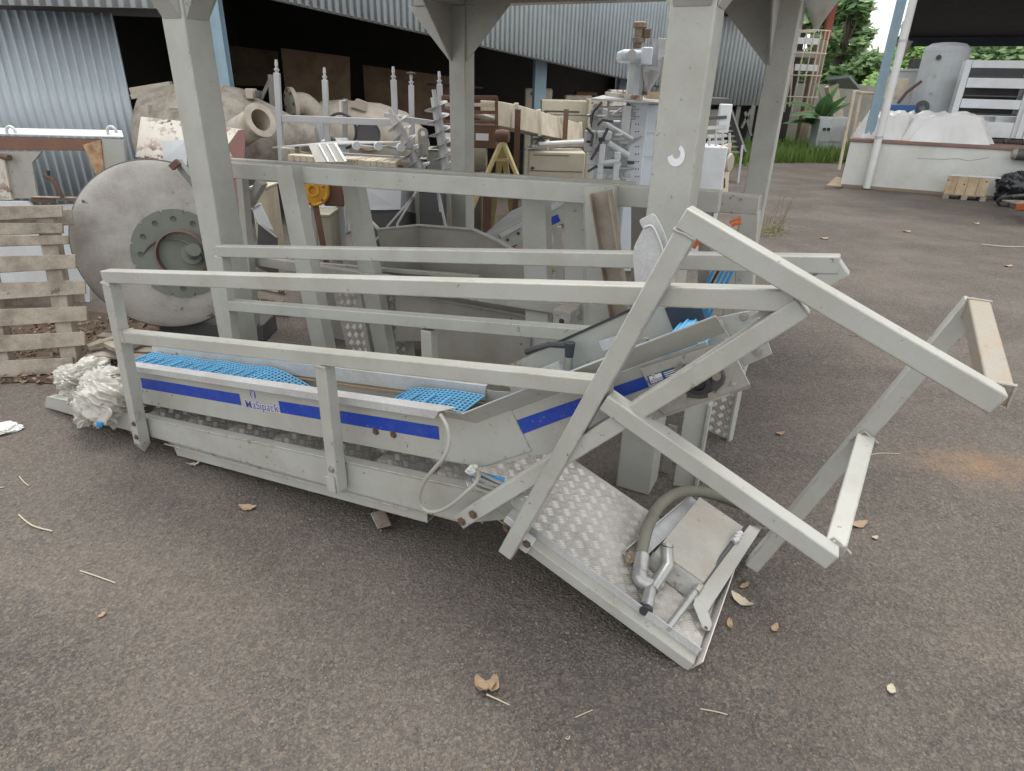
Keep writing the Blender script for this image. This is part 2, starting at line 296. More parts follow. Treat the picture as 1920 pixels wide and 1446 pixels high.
# ------------------------------------------------------------------ ground
def ground_material():
    m = bpy.data.materials.new('worn_asphalt'); m.use_nodes = True
    N = m.node_tree.nodes; L = m.node_tree.links.new; b = N['Principled BSDF']
    tc = N.new('ShaderNodeTexCoord')
    def nz(sc_, det=6, ro=.62):
        t = N.new('ShaderNodeTexNoise'); t.inputs['Scale'].default_value = sc_; t.inputs['Detail'].default_value = det; t.inputs['Roughness'].default_value = ro
        L(tc.outputs['Object'], t.inputs['Vector']); return t.outputs['Fac']
    def rg(src, a, c, lo=0, hi=1):
        r = N.new('ShaderNodeMapRange'); r.inputs['From Min'].default_value = a; r.inputs['From Max'].default_value = c; r.inputs['To Min'].default_value = lo; r.inputs['To Max'].default_value = hi
        L(src, r.inputs['Value']); return r.outputs['Result']
    def mix(f, a, c, mode='MIX'):
        x = N.new('ShaderNodeMix'); x.data_type = 'RGBA'; x.blend_type = mode
        if isinstance(f, float): x.inputs['Factor'].default_value = f
        else: L(f, x.inputs['Factor'])
        for s, k in ((a, 'A'), (c, 'B')):
            if isinstance(s, tuple): x.inputs[k].default_value = (*s, 1)
            else: L(s, x.inputs[k])
        return x.outputs['Result']
    base = mix(rg(nz(.9, 8), .40, .60), s2l((96, 91, 87)), s2l((73, 71, 70)))
    base = mix(rg(nz(.6, 6), .47, .57, 0, 1), base, s2l((65, 64, 63)))
    mp = N.new('ShaderNodeMapping'); mp.inputs['Rotation'].default_value = (0, 0, .5); mp.inputs['Scale'].default_value = (.9, 1.3, 1); L(tc.outputs['Object'], mp.inputs['Vector'])
    sn = N.new('ShaderNodeTexNoise'); sn.inputs['Scale'].default_value = 1.2; sn.inputs['Detail'].default_value = 7; L(mp.outputs[0], sn.inputs['Vector'])
    base = mix(rg(sn.outputs['Fac'], .48, .68, 0, .55), base, s2l((113, 105, 97)))
    base = mix(rg(nz(3.5, 7), .52, .72, 0, .5), base, s2l((107, 101, 95)))
    base = mix(rg(nz(18, 5), .54, .7, 0, .5), base, s2l((74, 67, 62)))
    base = mix(rg(nz(46, 8, .8), .50, .68, 0, .6), base, s2l((62, 57, 54)))
    base = mix(rg(nz(60, 6, .8), .54, .72, 0, .4), base, s2l((138, 128, 117)))
    v = N.new('ShaderNodeTexVoronoi'); v.inputs['Scale'].default_value = 95; L(tc.outputs['Object'], v.inputs['Vector'])
    v2 = N.new('ShaderNodeTexVoronoi'); v2.inputs['Scale'].default_value = 210; L(tc.outputs['Object'], v2.inputs['Vector'])
    sep = N.new('ShaderNodeSeparateColor'); L(v.outputs['Color'], sep.inputs[0])
    sep2 = N.new('ShaderNodeSeparateColor'); L(v2.outputs['Color'], sep2.inputs[0])
    base = mix(rg(sep.outputs[0], .0, 1.0, 0, .42), base, mix(rg(sep.outputs[1], 0, 1), s2l((62, 58, 55)), s2l((150, 138, 124))))
    base = mix(rg(sep2.outputs[0], .0, 1.0, 0, .38), base, mix(rg(sep2.outputs[1], 0, 1), s2l((54, 50, 48)), s2l((160, 147, 131))))
    # spilt orange powder, with a soft ragged outline, by the yard side of the platform
    st = G(1835, 872)
    sx = N.new('ShaderNodeVectorMath'); sx.operation = 'SUBTRACT'; L(tc.outputs['Object'], sx.inputs[0]); sx.inputs[1].default_value = st
    sc2 = N.new('ShaderNodeMapping'); sc2.inputs['Rotation'].default_value = (0, 0, .35); sc2.inputs['Scale'].default_value = (3.6, 5.5, 1); L(sx.outputs[0], sc2.inputs['Vector'])
    ln = N.new('ShaderNodeVectorMath'); ln.operation = 'LENGTH'; L(sc2.outputs[0], ln.inputs[0])
    ad = N.new('ShaderNodeMath'); ad.operation = 'ADD'; L(ln.outputs['Value'], ad.inputs[0]); L(rg(nz(9), .3, .7, -.45, .45), ad.inputs[1])
    base = mix(rg(ad.outputs[0], .0, 1.3, .26, 0), base, s2l((172, 130, 80)))
    L(base, b.inputs['Base Color']); L(rg(nz(2), .3, .7, .78, .95), b.inputs['Roughness'])
    b.inputs['Specular IOR Level'].default_value = .3
    b1 = N.new('ShaderNodeBump'); b1.inputs['Strength'].default_value = .8; b1.inputs['Distance'].default_value = .006; L(v.outputs['Distance'], b1.inputs['Height'])
    b2 = N.new('ShaderNodeBump'); b2.inputs['Strength'].default_value = .65; b2.inputs['Distance'].default_value = .012; L(nz(28, 6), b2.inputs['Height']); L(b1.outputs[0], b2.inputs['Normal'])
    b3 = N.new('ShaderNodeBump'); b3.inputs['Strength'].default_value = .3; b3.inputs['Distance'].default_value = .003; L(v2.outputs['Distance'], b3.inputs['Height']); L(b2.outputs[0], b3.inputs['Normal'])
    L(b3.outputs[0], b.inputs['Normal'])
    return m
ASPH = ground_material()
g = MB(); g.add([(-250, -60, 0), (250, -60, 0), (250, 400, 0), (-250, 400, 0)], [(0, 1, 2, 3)])
struct('asphalt_ground', g, ASPH)
# ------------------------------------------------------------------ access stairs with tipped-over platform
RU = math.radians(6.5)
stairs = T('access_stairs', 'long grey steel access stairs with square-tube handrails and chequered platform, tipped over on the asphalt', 'stairs', S(0, 0, 0))
def sbeam(name, a, b, w=.05, h=.05, m=GREY, parent=None, ext=0, bev=.004):
    p0, p1 = S(*a), S(*b); d = (p1-p0).normalized()
    mb = MB().beam(p0-d*ext, p1+d*ext, w, h, TW if abs(d.dot(TW)) < .8 else UP)
    return stairs.part(name, mb, m, parent, bevel=bev)
def bolts(parent, pts, nrm, r=.009, m=RUSTB, th=stairs):
    for p in pts:
        mb = MB().bolt(p, nrm, r*1.7, .002).bolt(p, nrm, r, .009); th.part('bolt', mb, m, parent)
# stringers: channels cut square to the original floor at the foot
def stringer(w, face):
    poly = [(-.02, .0), (.04, .078), (2.752, .385), (2.748, .300), (2.56, .212)]
    mb = MB().slab([S(u, w, z) for u, z in poly], TW*.006*face)
    top0, top1 = S(.04, w, .078), S(2.752, w, .385); dn = V((0, 0, -.003))
    mb.slab([top0+dn, top1+dn, top1+TW*.045*face+dn, top0+TW*.045*face+dn], V((0, 0, -.005)))
    b0, b1 = S(-.015, w, .007), S(2.56, w, .219)
    mb.slab([b0, b1, b1+TW*.045*face, b0+TW*.045*face], V((0, 0, -.005)))
    return mb
st_near = stairs.part('stringer', stringer(.032, 1), GREY, bevel=.0015)
st_far = stairs.part('stringer', stringer(.485, -1), GREY, bevel=.0015)
# treads, each a chequered plate with a turned-down nosing
td = math.radians(-24.5)
tdir = TU*math.cos(td) + UP*math.sin(td); tnr = -TU*math.sin(td) + UP*math.cos(td)
for i in range(8):
    u = .52 + i*.27; z = .066 + u*.113
    O = S(u, .042, z)
    plate = MB().slab([O, O+tdir*.25, O+tdir*.25+TW*.432, O+TW*.432], -tnr*.003)
    plate.slab([O, O+TW*.432, O+TW*.432-tnr*.035, O-tnr*.035], tdir*.003)
    tr = stairs.part('tread', plate, PLATE)
    if i >= 1: stairs.part('tread_pattern', checker(MB(), O+tnr*.0003, tdir, TW, tnr, .25, .432), CHECK, tr, kind='stuff')
# drip pan hung below the stringer
pan = MB().slab([S(.98, .05, .075), S(1.0, .05, .004), S(2.40, .05, .142), S(2.40, .05, .22)], TW*.003)
pan.slab([S(1.0, .05, .004), S(2.40, .05, .142), S(2.40, .16, .15), S(1.0, .16, .012)], UP*.003)
stairs.part('drip_pan', pan, GREY, bevel=.001)
seamline = MB().beam(S(.96, .029, .066), S(2.33, .029, .190), .005, .004, TW)
stairs.part('pan_lip', seamline, GREY)
# handrail next to the yard
tr1 = sbeam('handrail', (.886, 0, .852), (3.46, 0, 1.184))
mr1 = sbeam('mid_rail', (.905, 0, .595), (3.055, 0, .871))
p1 = sbeam('rail_post', (.843, -.003, .055), (.906, -.003, .835))
p2 = sbeam('rail_post', (2.034, -.003, .20), (2.03, -.003, .715))
br = sbeam('rail_brace', (2.598, -.028, .282), (3.478, -.006, 1.175))
bolts(p1, [S(.86, -.028, .17), S(.855, -.028, .10)], -TW, .008)
bolts(p2, [S(2.035, -.028, .30)], -TW, .009, BOLT)
stairs.part('foot_plate', MB().slab([S(2.004, -.03, .265), S(2.045, -.03, .27), S(2.05, -.03, .20), S(2.008, -.03, .20)], -TW*.004), GREY, p2, bevel=.0015)
tip = MB().add([S(.818, -.028, .055), S(.868, -.028, .055), S(.868, .022, .055), S(.818, .022, .055), S(.855, -.01, .012)], [(0, 1, 4), (1, 2, 4), (2, 3, 4), (3, 0, 4)])
stairs.part('cut_foot', tip, GREY, p1)
bolts(br, [S(2.612, -.054, .296), S(2.655, -.054, .340)], -TW, .0095)
stairs.part('corner_web', MB().slab([S(3.41, .004, 1.165), S(3.36, .004, 1.11), S(3.46, .004, 1.17)], TW*.004), GREY, tr1)
# handrail on the far side
FW_ = .5
tr2 = sbeam('handrail', (.955, FW_, .866), (3.53, FW_, 1.166))
mr2 = sbeam('mid_rail', (.94, FW_, .602), (3.05, FW_, .84))
sbeam('rail_post', (.93, FW_, .12), (.965, FW_, .845))
sbeam('rail_post', (2.12, FW_, .22), (2.12, FW_, .70))
sbeam('rail_brace', (2.62, FW_+.003, .30), (3.545, FW_+.003, 1.16))
# platform
PD = math.radians(-22.3); pdir = TU*math.cos(PD)+UP*math.sin(PD); pn = -TU*math.sin(PD)+UP*math.cos(PD)
D0 = S(2.56, .0, .378)
PL = (S(3.405, 0, .035)-D0).length
def DKp(x, y, h=0): return plane_pt(x, y, D0+pn*h, pn)
deck = MB().slab([D0+TW*.03, D0+pdir*(PL-.0)+TW*.03, D0+pdir*PL+TW*.5, D0+TW*.5], -pn*.003)
dk = stairs.part('platform_deck', deck, PLATE)
stairs.part('deck_pattern', checker(MB(), D0+TW*.03+pn*.0003, pdir, TW, pn, PL, .47, pitch=.034), CHECK, dk, kind='stuff')
e0 = D0+pdir*.24
et = MB().beam(e0+TW*.012-pn*.022, D0+pdir*PL+TW*.012-pn*.022, .04, .04, TW)
edge = stairs.part('edge_tube', et, GREY, bevel=.003)
stairs.part('kick_strip', MB().slab([e0+TW*.03+pn*.0, D0+pdir*(PL-.004)+TW*.03+pn*.0, D0+pdir*(PL-.004)+TW*.026+pn*.034, e0+TW*.026+pn*.034], TW*.003), GALV, edge)
stairs.part('edge_tube', MB().beam(D0+pdir*.1+TW*.49-pn*.024, D0+pdir*PL+TW*.49-pn*.024, .04, .04, TW), GREY, bevel=.003)
stairs.part('end_plate', MB().slab([D0+pdir*PL+TW*.0-pn*.04, D0+pdir*PL+TW*.5-pn*.04, D0+pdir*(PL+.012)+TW*.5+pn*.055, D0+pdir*(PL+.012)+TW*.0+pn*.02], pdir*.003), CHECK)
und = MB().slab([S(2.66, .06, .262), S(2.78, .06, .222), S(2.74, .16, .24), S(2.60, .16, .28)], pn*.003)
stairs.part('under_plate', und, CHECK)
wedge = MB().slab([S(2.70, .028, .40), S(2.79, .028, .335), S(2.76, .028, .29), S(2.745, .028, .30)], TW*.05)
stairs.part('gusset', wedge, GREY, bevel=.001)
pp = sbeam('platform_post', (2.772, -.03, .219), (3.2065, -.03, 1.3085))
pt = sbeam('platform_handrail', (3.193, -.03, 1.342), (3.872, -.03, 1.046))
pm = sbeam('platform_mid_rail', (3.055, -.03, .846), (3.672, -.03, .564))
fp = sbeam('platform_post', (3.487, .5, .065), (3.868, .5, 1.112))
er = sbeam('end_handrail', (3.872, .0, 1.05), (3.872, .474, 1.10), m=RAILR)
em = sbeam('end_mid_rail', (3.672, -.004, .568), (3.712, .474, .655))
hb = MB().box(SP(962, 972, .0), .04, .05, .03, pdir, TW, pn); stairs.part('hinge_block', hb, GALV, pp, bevel=.003)
hb = MB().box(SP(985, 1016, -.01), .05, .04, .045, pdir, TW, pn); stairs.part('hinge_block', hb, GALV, pp, bevel=.003)
bolts(pp, [SP(950, 990, -.02), SP(988, 1020, -.03)], -TW, .009)
def jn(par, a, b): weld(stairs, par, S(*a), S(*b)-S(*a), TW)
jn(p1, (.9045, -.003, .826), (.906, -.003, .84)); jn(p2, (2.03, -.003, .712), (2.03, -.003, .72)); jn(mr1, (.935, 0, .599), (.95, 0, .601))
jn(pp, (3.206, -.03, 1.307), (3.209, -.03, 1.316)); jn(er, (3.872, .0, 1.05), (3.872, .01, 1.051)); jn(er, (3.872, .472, 1.10), (3.872, .48, 1.1008)); jn(em, (3.672, .0, .5685), (3.673, .01, .570)); jn(em, (3.711, .472, .655), (3.712, .48, .6565))
# ------------------------------------------------------------------ the conveyor lying on the stairs
conv = T('inclined_conveyor', 'grey inclined conveyor with perforated blue belt and blue side stripes lying along the stair treads', 'conveyor', S(1.5, .25, .15))
def fl(u): return .404+(u-.781)*.122
def bt(u): return .191+(u-.77)*.1215
CN, CF = .10, .30
K1 = (2.43, .39); K2 = (2.603, .415); K3 = (2.79, .531)
ia = math.radians(33.0)
def inc(s, off): return (2.700+math.cos(ia)*s-math.sin(ia)*off, .560+math.sin(ia)*s+math.cos(ia)*off)   # along the incline, above its mid line
def cpoly(w):
    a = inc(.02, .07); b = inc(.72, .07); c = inc(.72, -.09); d = inc(.10, -.09)
    return [S(.70, w, fl(.70)), S(2.42, w, fl(2.42)), S(2.53, w, .606), S(a[0]-.02, w, a[1]), S(b[0], w, b[1]), S(c[0], w, c[1]), S(*[d[0], w, d[1]]), S(2.60, w, .418), S(2.42, w, bt(2.42)), S(.70, w, bt(.70))]
side_n = conv.part('side_panel', MB().slab(cpoly(CN), TW*.003), GREY, bevel=.001)
fpoly = cpoly(CF); fpoly[0] = S(.60, CF, fl(.60)); fpoly[-1] = S(.60, CF, bt(.60))
side_f = conv.part('side_panel', MB().slab(fpoly, TW*.003), GREY, bevel=.001)
conv.part('floor_plate', MB().slab([S(.55, CN+.004, fl(.55)-.11), S(2.5, CN+.004, fl(2.5)-.11), S(2.5, CF-.001, fl(2.5)-.11), S(.55, CF-.001, fl(.55)-.11)], -UP*.003), GREYD)
conv.part('wear_strip', MB().slab([S(.55, CF-.012, fl(.55)-.065), S(2.5, CF-.012, fl(2.5)-.065), S(2.5, CF-.002, fl(2.5)-.065), S(.55, CF-.002, fl(.55)-.065)], UP*.006), mat('tan_wear_strip', (182, 150, 122), .7))
# top cover angle of the near side
cov = MB().slab([S(.69, .06, fl(.69)-.001), S(2.455, .06, fl(2.455)+.002), S(2.50, .104, fl(2.50)+.004), S(.69, .104, fl(.69)+.002)], UP*.002)
cov.slab([S(.69, .06, fl(.69)-.001), S(2.455, .06, fl(2.455)+.002), S(2.437, .06, fl(2.437)-.026), S(.69, .06, fl(.69)-.024)], TW*.002)
conv.part('cover_angle', cov, GALV)
lip = MB().slab([S(.6, CF-.004, fl(.6)+.004), S(2.5, CF-.004, fl(2.5)+.004), S(2.5, CF+.03, fl(2.5)+.008), S(.6, CF+.03, fl(.6)+.008)], UP*.002)
lip.slab([S(.6, CF-.004, fl(.6)+.004), S(2.5, CF-.004, fl(2.5)+.004), S(2.5, CF-.008, fl(2.5)-.05), S(.6, CF-.008, fl(.6)-.05)], TW*.002)
conv.part('far_guard', lip, GALV)
sm = MB().slab([S(.65, CF-.014, fl(.65)-.01), S(.79, CF-.014, fl(.79)-.012), S(.79, CF-.014, fl(.79)-.038), S(.65, CF-.014, fl(.65)-.036)], TW*.003); sp_ = conv.part('splice_plate', sm, STEEL)
bolts(sp_, [S(.68, CF-.014, fl(.68)-.023), S(.76, CF-.014, fl(.76)-.025)], -TW, .005, BOLT, conv)
# belt: open lattice with cross flights, sagging where the middle length is missing
def belt(name, u0, u1, hfun, flights, rowp=.0185, colp=.0185):
    mb = MB(); W0, W1 = CN+.008, CF-.012
    nr = int((u1-u0)/rowp); ncol = int((W1-W0)/colp)
    def P(u, w, dz=0): return S(u, w, hfun(u, w)+dz)
    for i in range(nr+1):
        u = u0+i*rowp
        for j in range(ncol):
            wa, wb = W0+j*colp, W0+(j+1)*colp
            mb.add([P(u-.003, wa), P(u+.003, wa), P(u+.003, wb), P(u-.003, wb), P(u-.003, wa, -.005), P(u-.003, wb, -.005), P(u+.003, wa, -.005), P(u+.003, wb, -.005)], [(0, 1, 2, 3), (0, 3, 5, 4), (1, 6, 7, 2)])
    for j in range(ncol+1):
        w = W0+j*colp
        for i in range(nr):
            ua, ub = u0+i*rowp, u0+(i+1)*rowp
            mb.add([P(ua, w-.003, -.001), P(ub, w-.003, -.001), P(ub, w+.003, -.001), P(ua, w+.003, -.001), P(ua, w-.003, -.006), P(ub, w-.003, -.006)], [(0, 1, 2, 3), (0, 4, 5, 1)])
    b = conv.part(name, mb, BELT, kind='stuff')
    for i in range(int((u1-u0)/flights)):
        u = u0+.03+i*flights
        f = MB()
        for k in range(6):
            wa, wb = W0+.012+(W1-W0-.09)*k/6, W0+.012+(W1-W0-.09)*(k+1)/6
            f.hexa([P(u-.003, wa), P(u+.003, wa), P(u+.003, wb), P(u-.003, wb), P(u-.003, wa, .007), P(u+.003, wa, .007), P(u+.003, wb, .007), P(u-.003, wb, .007)])
        conv.part('belt_flight', f, BELT, b)
    return b
def h1(u, w):
    d = 0 if u < 1.42 else (u-1.42)**2*1.1
    return fl(u)-.020-d + .003*math.sin(u*23)
def h2(u, w):
    d = 0 if u > 2.24 else (2.24-u)**2*4.0
    return fl(u)-.018-d+.003*math.sin(u*19)
belt('belt', .64, 1.77, h1, .068)
belt('belt', 2.10, 2.52, h2, .07)
und2 = MB().slab([S(2.12, .12, fl(2.12)-.085), S(2.5, .12, fl(2.5)-.085), S(2.5, .28, fl(2.5)-.085), S(2.12, .28, fl(2.12)-.085)], -UP*.004); conv.part('slide_plate', und2, BLACK)
# stripes and rivets
def stripe(pts, w=CN-.0012): conv.part('stripe', MB().slab([SP(x, y, w) for x, y in pts], TW*.0008), BLUE, side_n)
stripe([(263, 708.5), (448, 739), (452.5, 760), (267, 728)])
stripe([(522, 752), (822, 800), (824, 825), (526, 774)])
stripe([(969, 788), (1213, 704), (1222, 724), (980.6, 814)])
kp = conv.part('joint_plate', MB().slab([SP(832, 779, CN-.004), SP(894, 794, CN-.004), SP(957, 768, CN-.004), SP(996, 846, CN-.004), SP(903, 876, CN-.004), SP(828, 861, CN-.004)], TW*.0035), GREY, side_n, bevel=.001)
for x, y in ((866, 803), (920, 798), (953, 786), (981, 845), (946, 857), (870, 862), (836, 855)):
    conv.part('rivet', MB().lathe([(.005, 0), (.0045, .002), (0, .003)], SP(x, y, CN-.0041), -TW, 8), GREY, kp)
bolts(side_n, [SP(705, 809, CN), SP(738, 815, CN)], -TW, .009, RUSTB, conv)
for x, y in ((275, 734), (323, 741), (285, 755), (297, 757)): conv.part('rivet', MB().lathe([(.004, 0), (0, .002)], SP(x, y, CN-.0002), -TW, 8), BLACK, side_n)
# fold-out guide flange along the incline
lowr = [SP(838, 783, CN-.002), SP(894, 794, CN-.002), SP(1050, 737, CN-.002), SP(1205, 681, CN-.002), SP(1361, 624, CN-.002)]
uppr = [SP(832, 770, CN-.04), SP(867, 776, CN-.055), SP(1020, 716, CN-.055), SP(1180, 655, CN-.055), SP(1342, 593, CN-.055)]
gfm = MB()
for k in range(4): gfm.slab([lowr[k], lowr[k+1], uppr[k+1], uppr[k]], TW*.003)
conv.part('guide_flange', gfm, GREY)
conv.part('flange_edge', MB().tube(uppr[1:], .003, 6), STEEL)
# head end plate, bearing and maker's plate
EPW = CN-.012
epl = conv.part('head_plate', MB().slab([SP(1200, 691, EPW), SP(1357, 640, EPW), SP(1362, 634, EPW), SP(1406, 722, EPW), SP(1245, 778, EPW), SP(1236, 768, EPW)], TW*.006), GREYW, bevel=.0015)
conv.part('head_plate_edge', MB().slab([SP(1406, 722, EPW+.004), SP(1245, 778, EPW+.004), SP(1243, 783, EPW+.03), SP(1407, 728, EPW+.03)], UP*.002), GREYW, epl)
bc = SP(1312, 712, EPW)
fla = TU*math.cos(ia)+UP*math.sin(ia); flb = -TU*math.sin(ia)+UP*math.cos(ia)
bpoly = [bc+fla*(.055*math.cos(t))*(1.25 if abs(math.cos(t)) > .7 else 1)+flb*(.05*math.sin(t)) for t in [k*2*math.pi/20 for k in range(20)]]
brg = conv.part('bearing_housing', MB().slab(bpoly, -TW*.014), DKGREY, epl, bevel=.003)
conv.part('bearing_ring', MB().lathe([(.034, 0), (.034, .012), (.022, .014), (.02, .004), (0, .004)], bc-TW*.014, -TW, 24), BLACK, brg)
for a, b_ in ((-.052, -.02), (.052, .0), (-.03, .055), (0.02, -.045)):
    conv.part('hex_bolt', MB().tube([bc+fla*a+flb*b_-TW*.014, bc+fla*a+flb*b_-TW*.026], .0115, 6, smooth=False), BOLT, brg)
for x, y in ((1225, 703), (1282, 681), (1340, 661), (1375, 720), (1254, 758), (1312, 739)):
    conv.part('rivet', MB().lathe([(.006, 0), (.005, .002), (0, .003)], SP(x, y, EPW), -TW, 8), GREY, epl)
# maker's plate
pa, pb, pc_, pdn = SP(1213, 706, EPW-.001), SP(1271, 686, EPW-.001), SP(1277, 700, EPW-.001), SP(1219, 722, EPW-.001)
lab = conv.part('maker_plate', MB().slab([pa, pb, pc_, pdn], TW*.001), TEAL, epl)
def lerp(a, b, t): return a+(b-a)*t
def bil(s, t): return lerp(lerp(pa, pb, s), lerp(pdn, pc_, s), t)
conv.part('plate_panel', MB().slab([bil(.05, .1)-TW*.0008, bil(.45, .1)-TW*.0008, bil(.45, .9)-TW*.0008, bil(.05, .9)-TW*.0008], TW*.0005), LWHITE, lab)
for t in (.28, .5, .72): conv.part('print_line', MB().slab([bil(.52, t-.05)-TW*.0008, bil(.93, t-.05)-TW*.0008, bil(.93, t+.05)-TW*.0008, bil(.52, t+.05)-TW*.0008], TW*.0005), LWHITE, lab)
def text_mesh(body, size, offset=0, ext=.0002, shear=0):
    cu = bpy.data.curves.new('lettering', 'FONT'); cu.body = body; cu.size = size; cu.offset = offset; cu.extrude = ext; cu.shear = shear; cu.align_x = 'CENTER'; cu.align_y = 'CENTER'
    o = bpy.data.objects.new('lettering', cu); COL.objects.link(o)
    dg = bpy.context.evaluated_depsgraph_get(); me = bpy.data.meshes.new_from_object(o.evaluated_get(dg)); bpy.data.objects.remove(o); return me
def put_text(body, size, c, ex, ey, m, parent, th, offset=0, ext=.0002, shear=0):
    me = text_mesh(body, size, offset, ext, shear); ez = ex.cross(ey)
    M = Matrix((ex, ey, ez)).transposed().to_4x4(); M.translation = c-th.base; me.transform(M)
    me.materials.clear(); me.materials.append(m)
    o = bpy.data.objects.new('lettering', me); COL.objects.link(o); o.parent = parent; return o
fa2 = math.radians(8.0); fx = TU*math.cos(fa2)+UP*math.sin(fa2); fy = -TU*math.sin(fa2)+UP*math.cos(fa2)
lc = SP(490, 762, CN-.0012)
put_text('MaSipack', .052, lc, fx, fy, LWHITE, side_n, conv, .0024, shear=.1)
put_text('MaSipack', .052, lc-TW*.0006, fx, fy, PURPLE, side_n, conv, .0003, shear=.1)
ec = SP(473, 737, CN-.0008)
egg = [ec+fx*.016*math.sin(t)*(1-.25*math.cos(t))+fy*.026*(math.cos(t)) for t in [k*2*math.pi/24 for k in range(24)]]
conv.part('logo_balloon', MB().slab(egg, TW*.0004), PURPLE, side_n)
for k in (-.6, 0, .6):
    conv.part('logo_line', MB().slab([ec+fx*(k*.006-.0012)-fy*.024-TW*.0004, ec+fx*(k*.006+.0012)-fy*.024-TW*.0004, ec+fx*(k*.017+.0015)+fy*.012-TW*.0004, ec+fx*(k*.017-.0015)+fy*.012-TW*.0004], TW*.0003), LWHITE, side_n)
put_text('MaSipack', .016, bil(.25, .62)-TW*.0012, fla, flb, PURPLE, lab, conv)
# far head plate and its screw, blue belt nose
epf = conv.part('head_plate', MB().slab([SP(1322, 600, CF+.02), SP(1418, 580, CF+.02), SP(1448, 664, CF+.02), SP(1395, 688, CF+.02), SP(1340, 660, CF+.02)], TW*.005), GREY, bevel=.0015)
bolts(epf, [SP(1395, 594, CF+.02), SP(1421, 660, CF+.02)], -TW, .008, BOLT, conv)
rod_ = conv.part('nose_belt', MB().rod(S(3.20, CN+.03, .965), S(3.20, CF-.02, .965), .045, 20), BELT)
for k in range(9): conv.part('belt_rib', MB().rod(S(3.20+.046*math.cos(k*.5-1), CN+.03, .965+.046*math.sin(k*.5-1)), S(3.20+.046*math.cos(k*.5-1), CF-.02, .965+.046*math.sin(k*.5-1)), .004, 6), BELT, rod_)
conv.part('incline_bed', MB().slab([S(2.66, CN+.02, .53), S(3.2, CN+.02, .90), S(3.2, CF-.02, .90), S(2.66, CF-.02, .53)], UP*.004), BELT)
# stainless side guide with clamps
GW = .27
gd = conv.part('side_guide', MB().slab([SP(944, 689, GW), SP(1180, 583, GW), SP(1283, 540, GW), SP(1300, 640, GW), SP(1063, 704, GW), SP(960, 740, GW)], TW*.002), GREY)
conv.part('dark_flap', MB().slab([SP(1246, 578, GW-.012), SP(1310, 560, GW-.012), SP(1322, 600, GW-.012), SP(1268, 634, GW-.012)], TW*.003), DKNAVY, gd)
conv.part('guide_edging', MB().beam(SP(1035, 647, GW), SP(1182, 581, GW), .007, .008, TW), BLACK, gd)
conv.part('guide_rail', MB().beam(SP(1000, 722, GW-.02), SP(1260, 625, GW-.02), .008, .008, TW), STEEL, gd)
def clamp(cx, cy, w, flip=1):
    c = SP(cx, cy, w); st = conv.part('clamp_stud', MB().tube([c-UP*.03, c+UP*.03], .014, 6, smooth=False).tube([c-UP*.045, c-UP*.03], .011, 10), BOLT, gd)
    conv.part('clamp_arm', MB().slab([c-fla*.10-flb*.012, c-fla*.02-flb*.012, c-fla*.02+flb*.024, c-fla*.10+flb*.024], -TW*.02), GALV, st, bevel=.001)
    kn = MB().tube([c+UP*.028, c+UP*.075], [.014, .017], 12)
    kn.tube([c+UP*.066, c+UP*.066-TU*.07*flip-UP*.012, c+UP*.062-TU*.15*flip-UP*.05], [.012, .010, .011], 8)
    conv.part('clamp_lever', kn, BLACK, st)
clamp(1066, 684, GW-.05)
c2 = SP(1243, 592, GW+.13)
conv.part('clamp_lever', MB().tube([c2-UP*.03, c2+UP*.02], .014, 10).tube([c2+UP*.015, c2-TU*.07-UP*.02, c2-TU*.16-UP*.07], [.012, .010, .011], 8), BLACK, gd)
bk = conv.part('guide_bracket', MB().slab([SP(1124, 640, GW-.02), SP(1180, 622, GW-.02), SP(1180, 645, GW-.02), SP(1132, 657, GW-.02)], -TW*.006), GALV, gd)
bs = SP(1210, 646, GW-.06); conv.part('stud', MB().tube([bs-UP*.016, bs+UP*.02], .009, 10), BOLT, gd)
# curved chute sheets standing above the head
def outline(px, w): return smooth_path([SP(x, y, w) for x, y in px], 4)
def smooth_path(P, k=5):
    out = []
    for i in range(len(P)-1):
        a, b, c, d = P[max(i-1, 0)], P[i], P[i+1], P[min(i+2, len(P)-1)]
        for j in range(k):
            t = j/k; out.append(.5*((2*b)+(c-a)*t+(2*a-5*b+4*c-d)*t*t+(3*b-3*c+d-a)*t**3))
    return out+[P[-1]]
ch = conv.part('curved_chute', MB().slab(outline([(1195, 612), (1191, 540), (1187, 474), (1197, 446), (1208, 428), (1222, 424), (1234, 446), (1245, 480), (1252, 520), (1253, 560), (1250, 612)], .34), TW*.004), GALV, bevel=.001)
conv.part('chute_edge', MB().tube(outline([(1208, 427), (1222, 424), (1234, 446), (1245, 480), (1252, 520), (1253, 560)], .338), .004, 6), STEEL, ch)
conv.part('back_chute', MB().slab(outline([(1206, 430), (1199, 414), (1212, 406), (1226, 402), (1240, 424), (1252, 458), (1262, 505), (1266, 560), (1252, 560), (1240, 480)], .37), TW*.004), GALV, ch, bevel=.001)
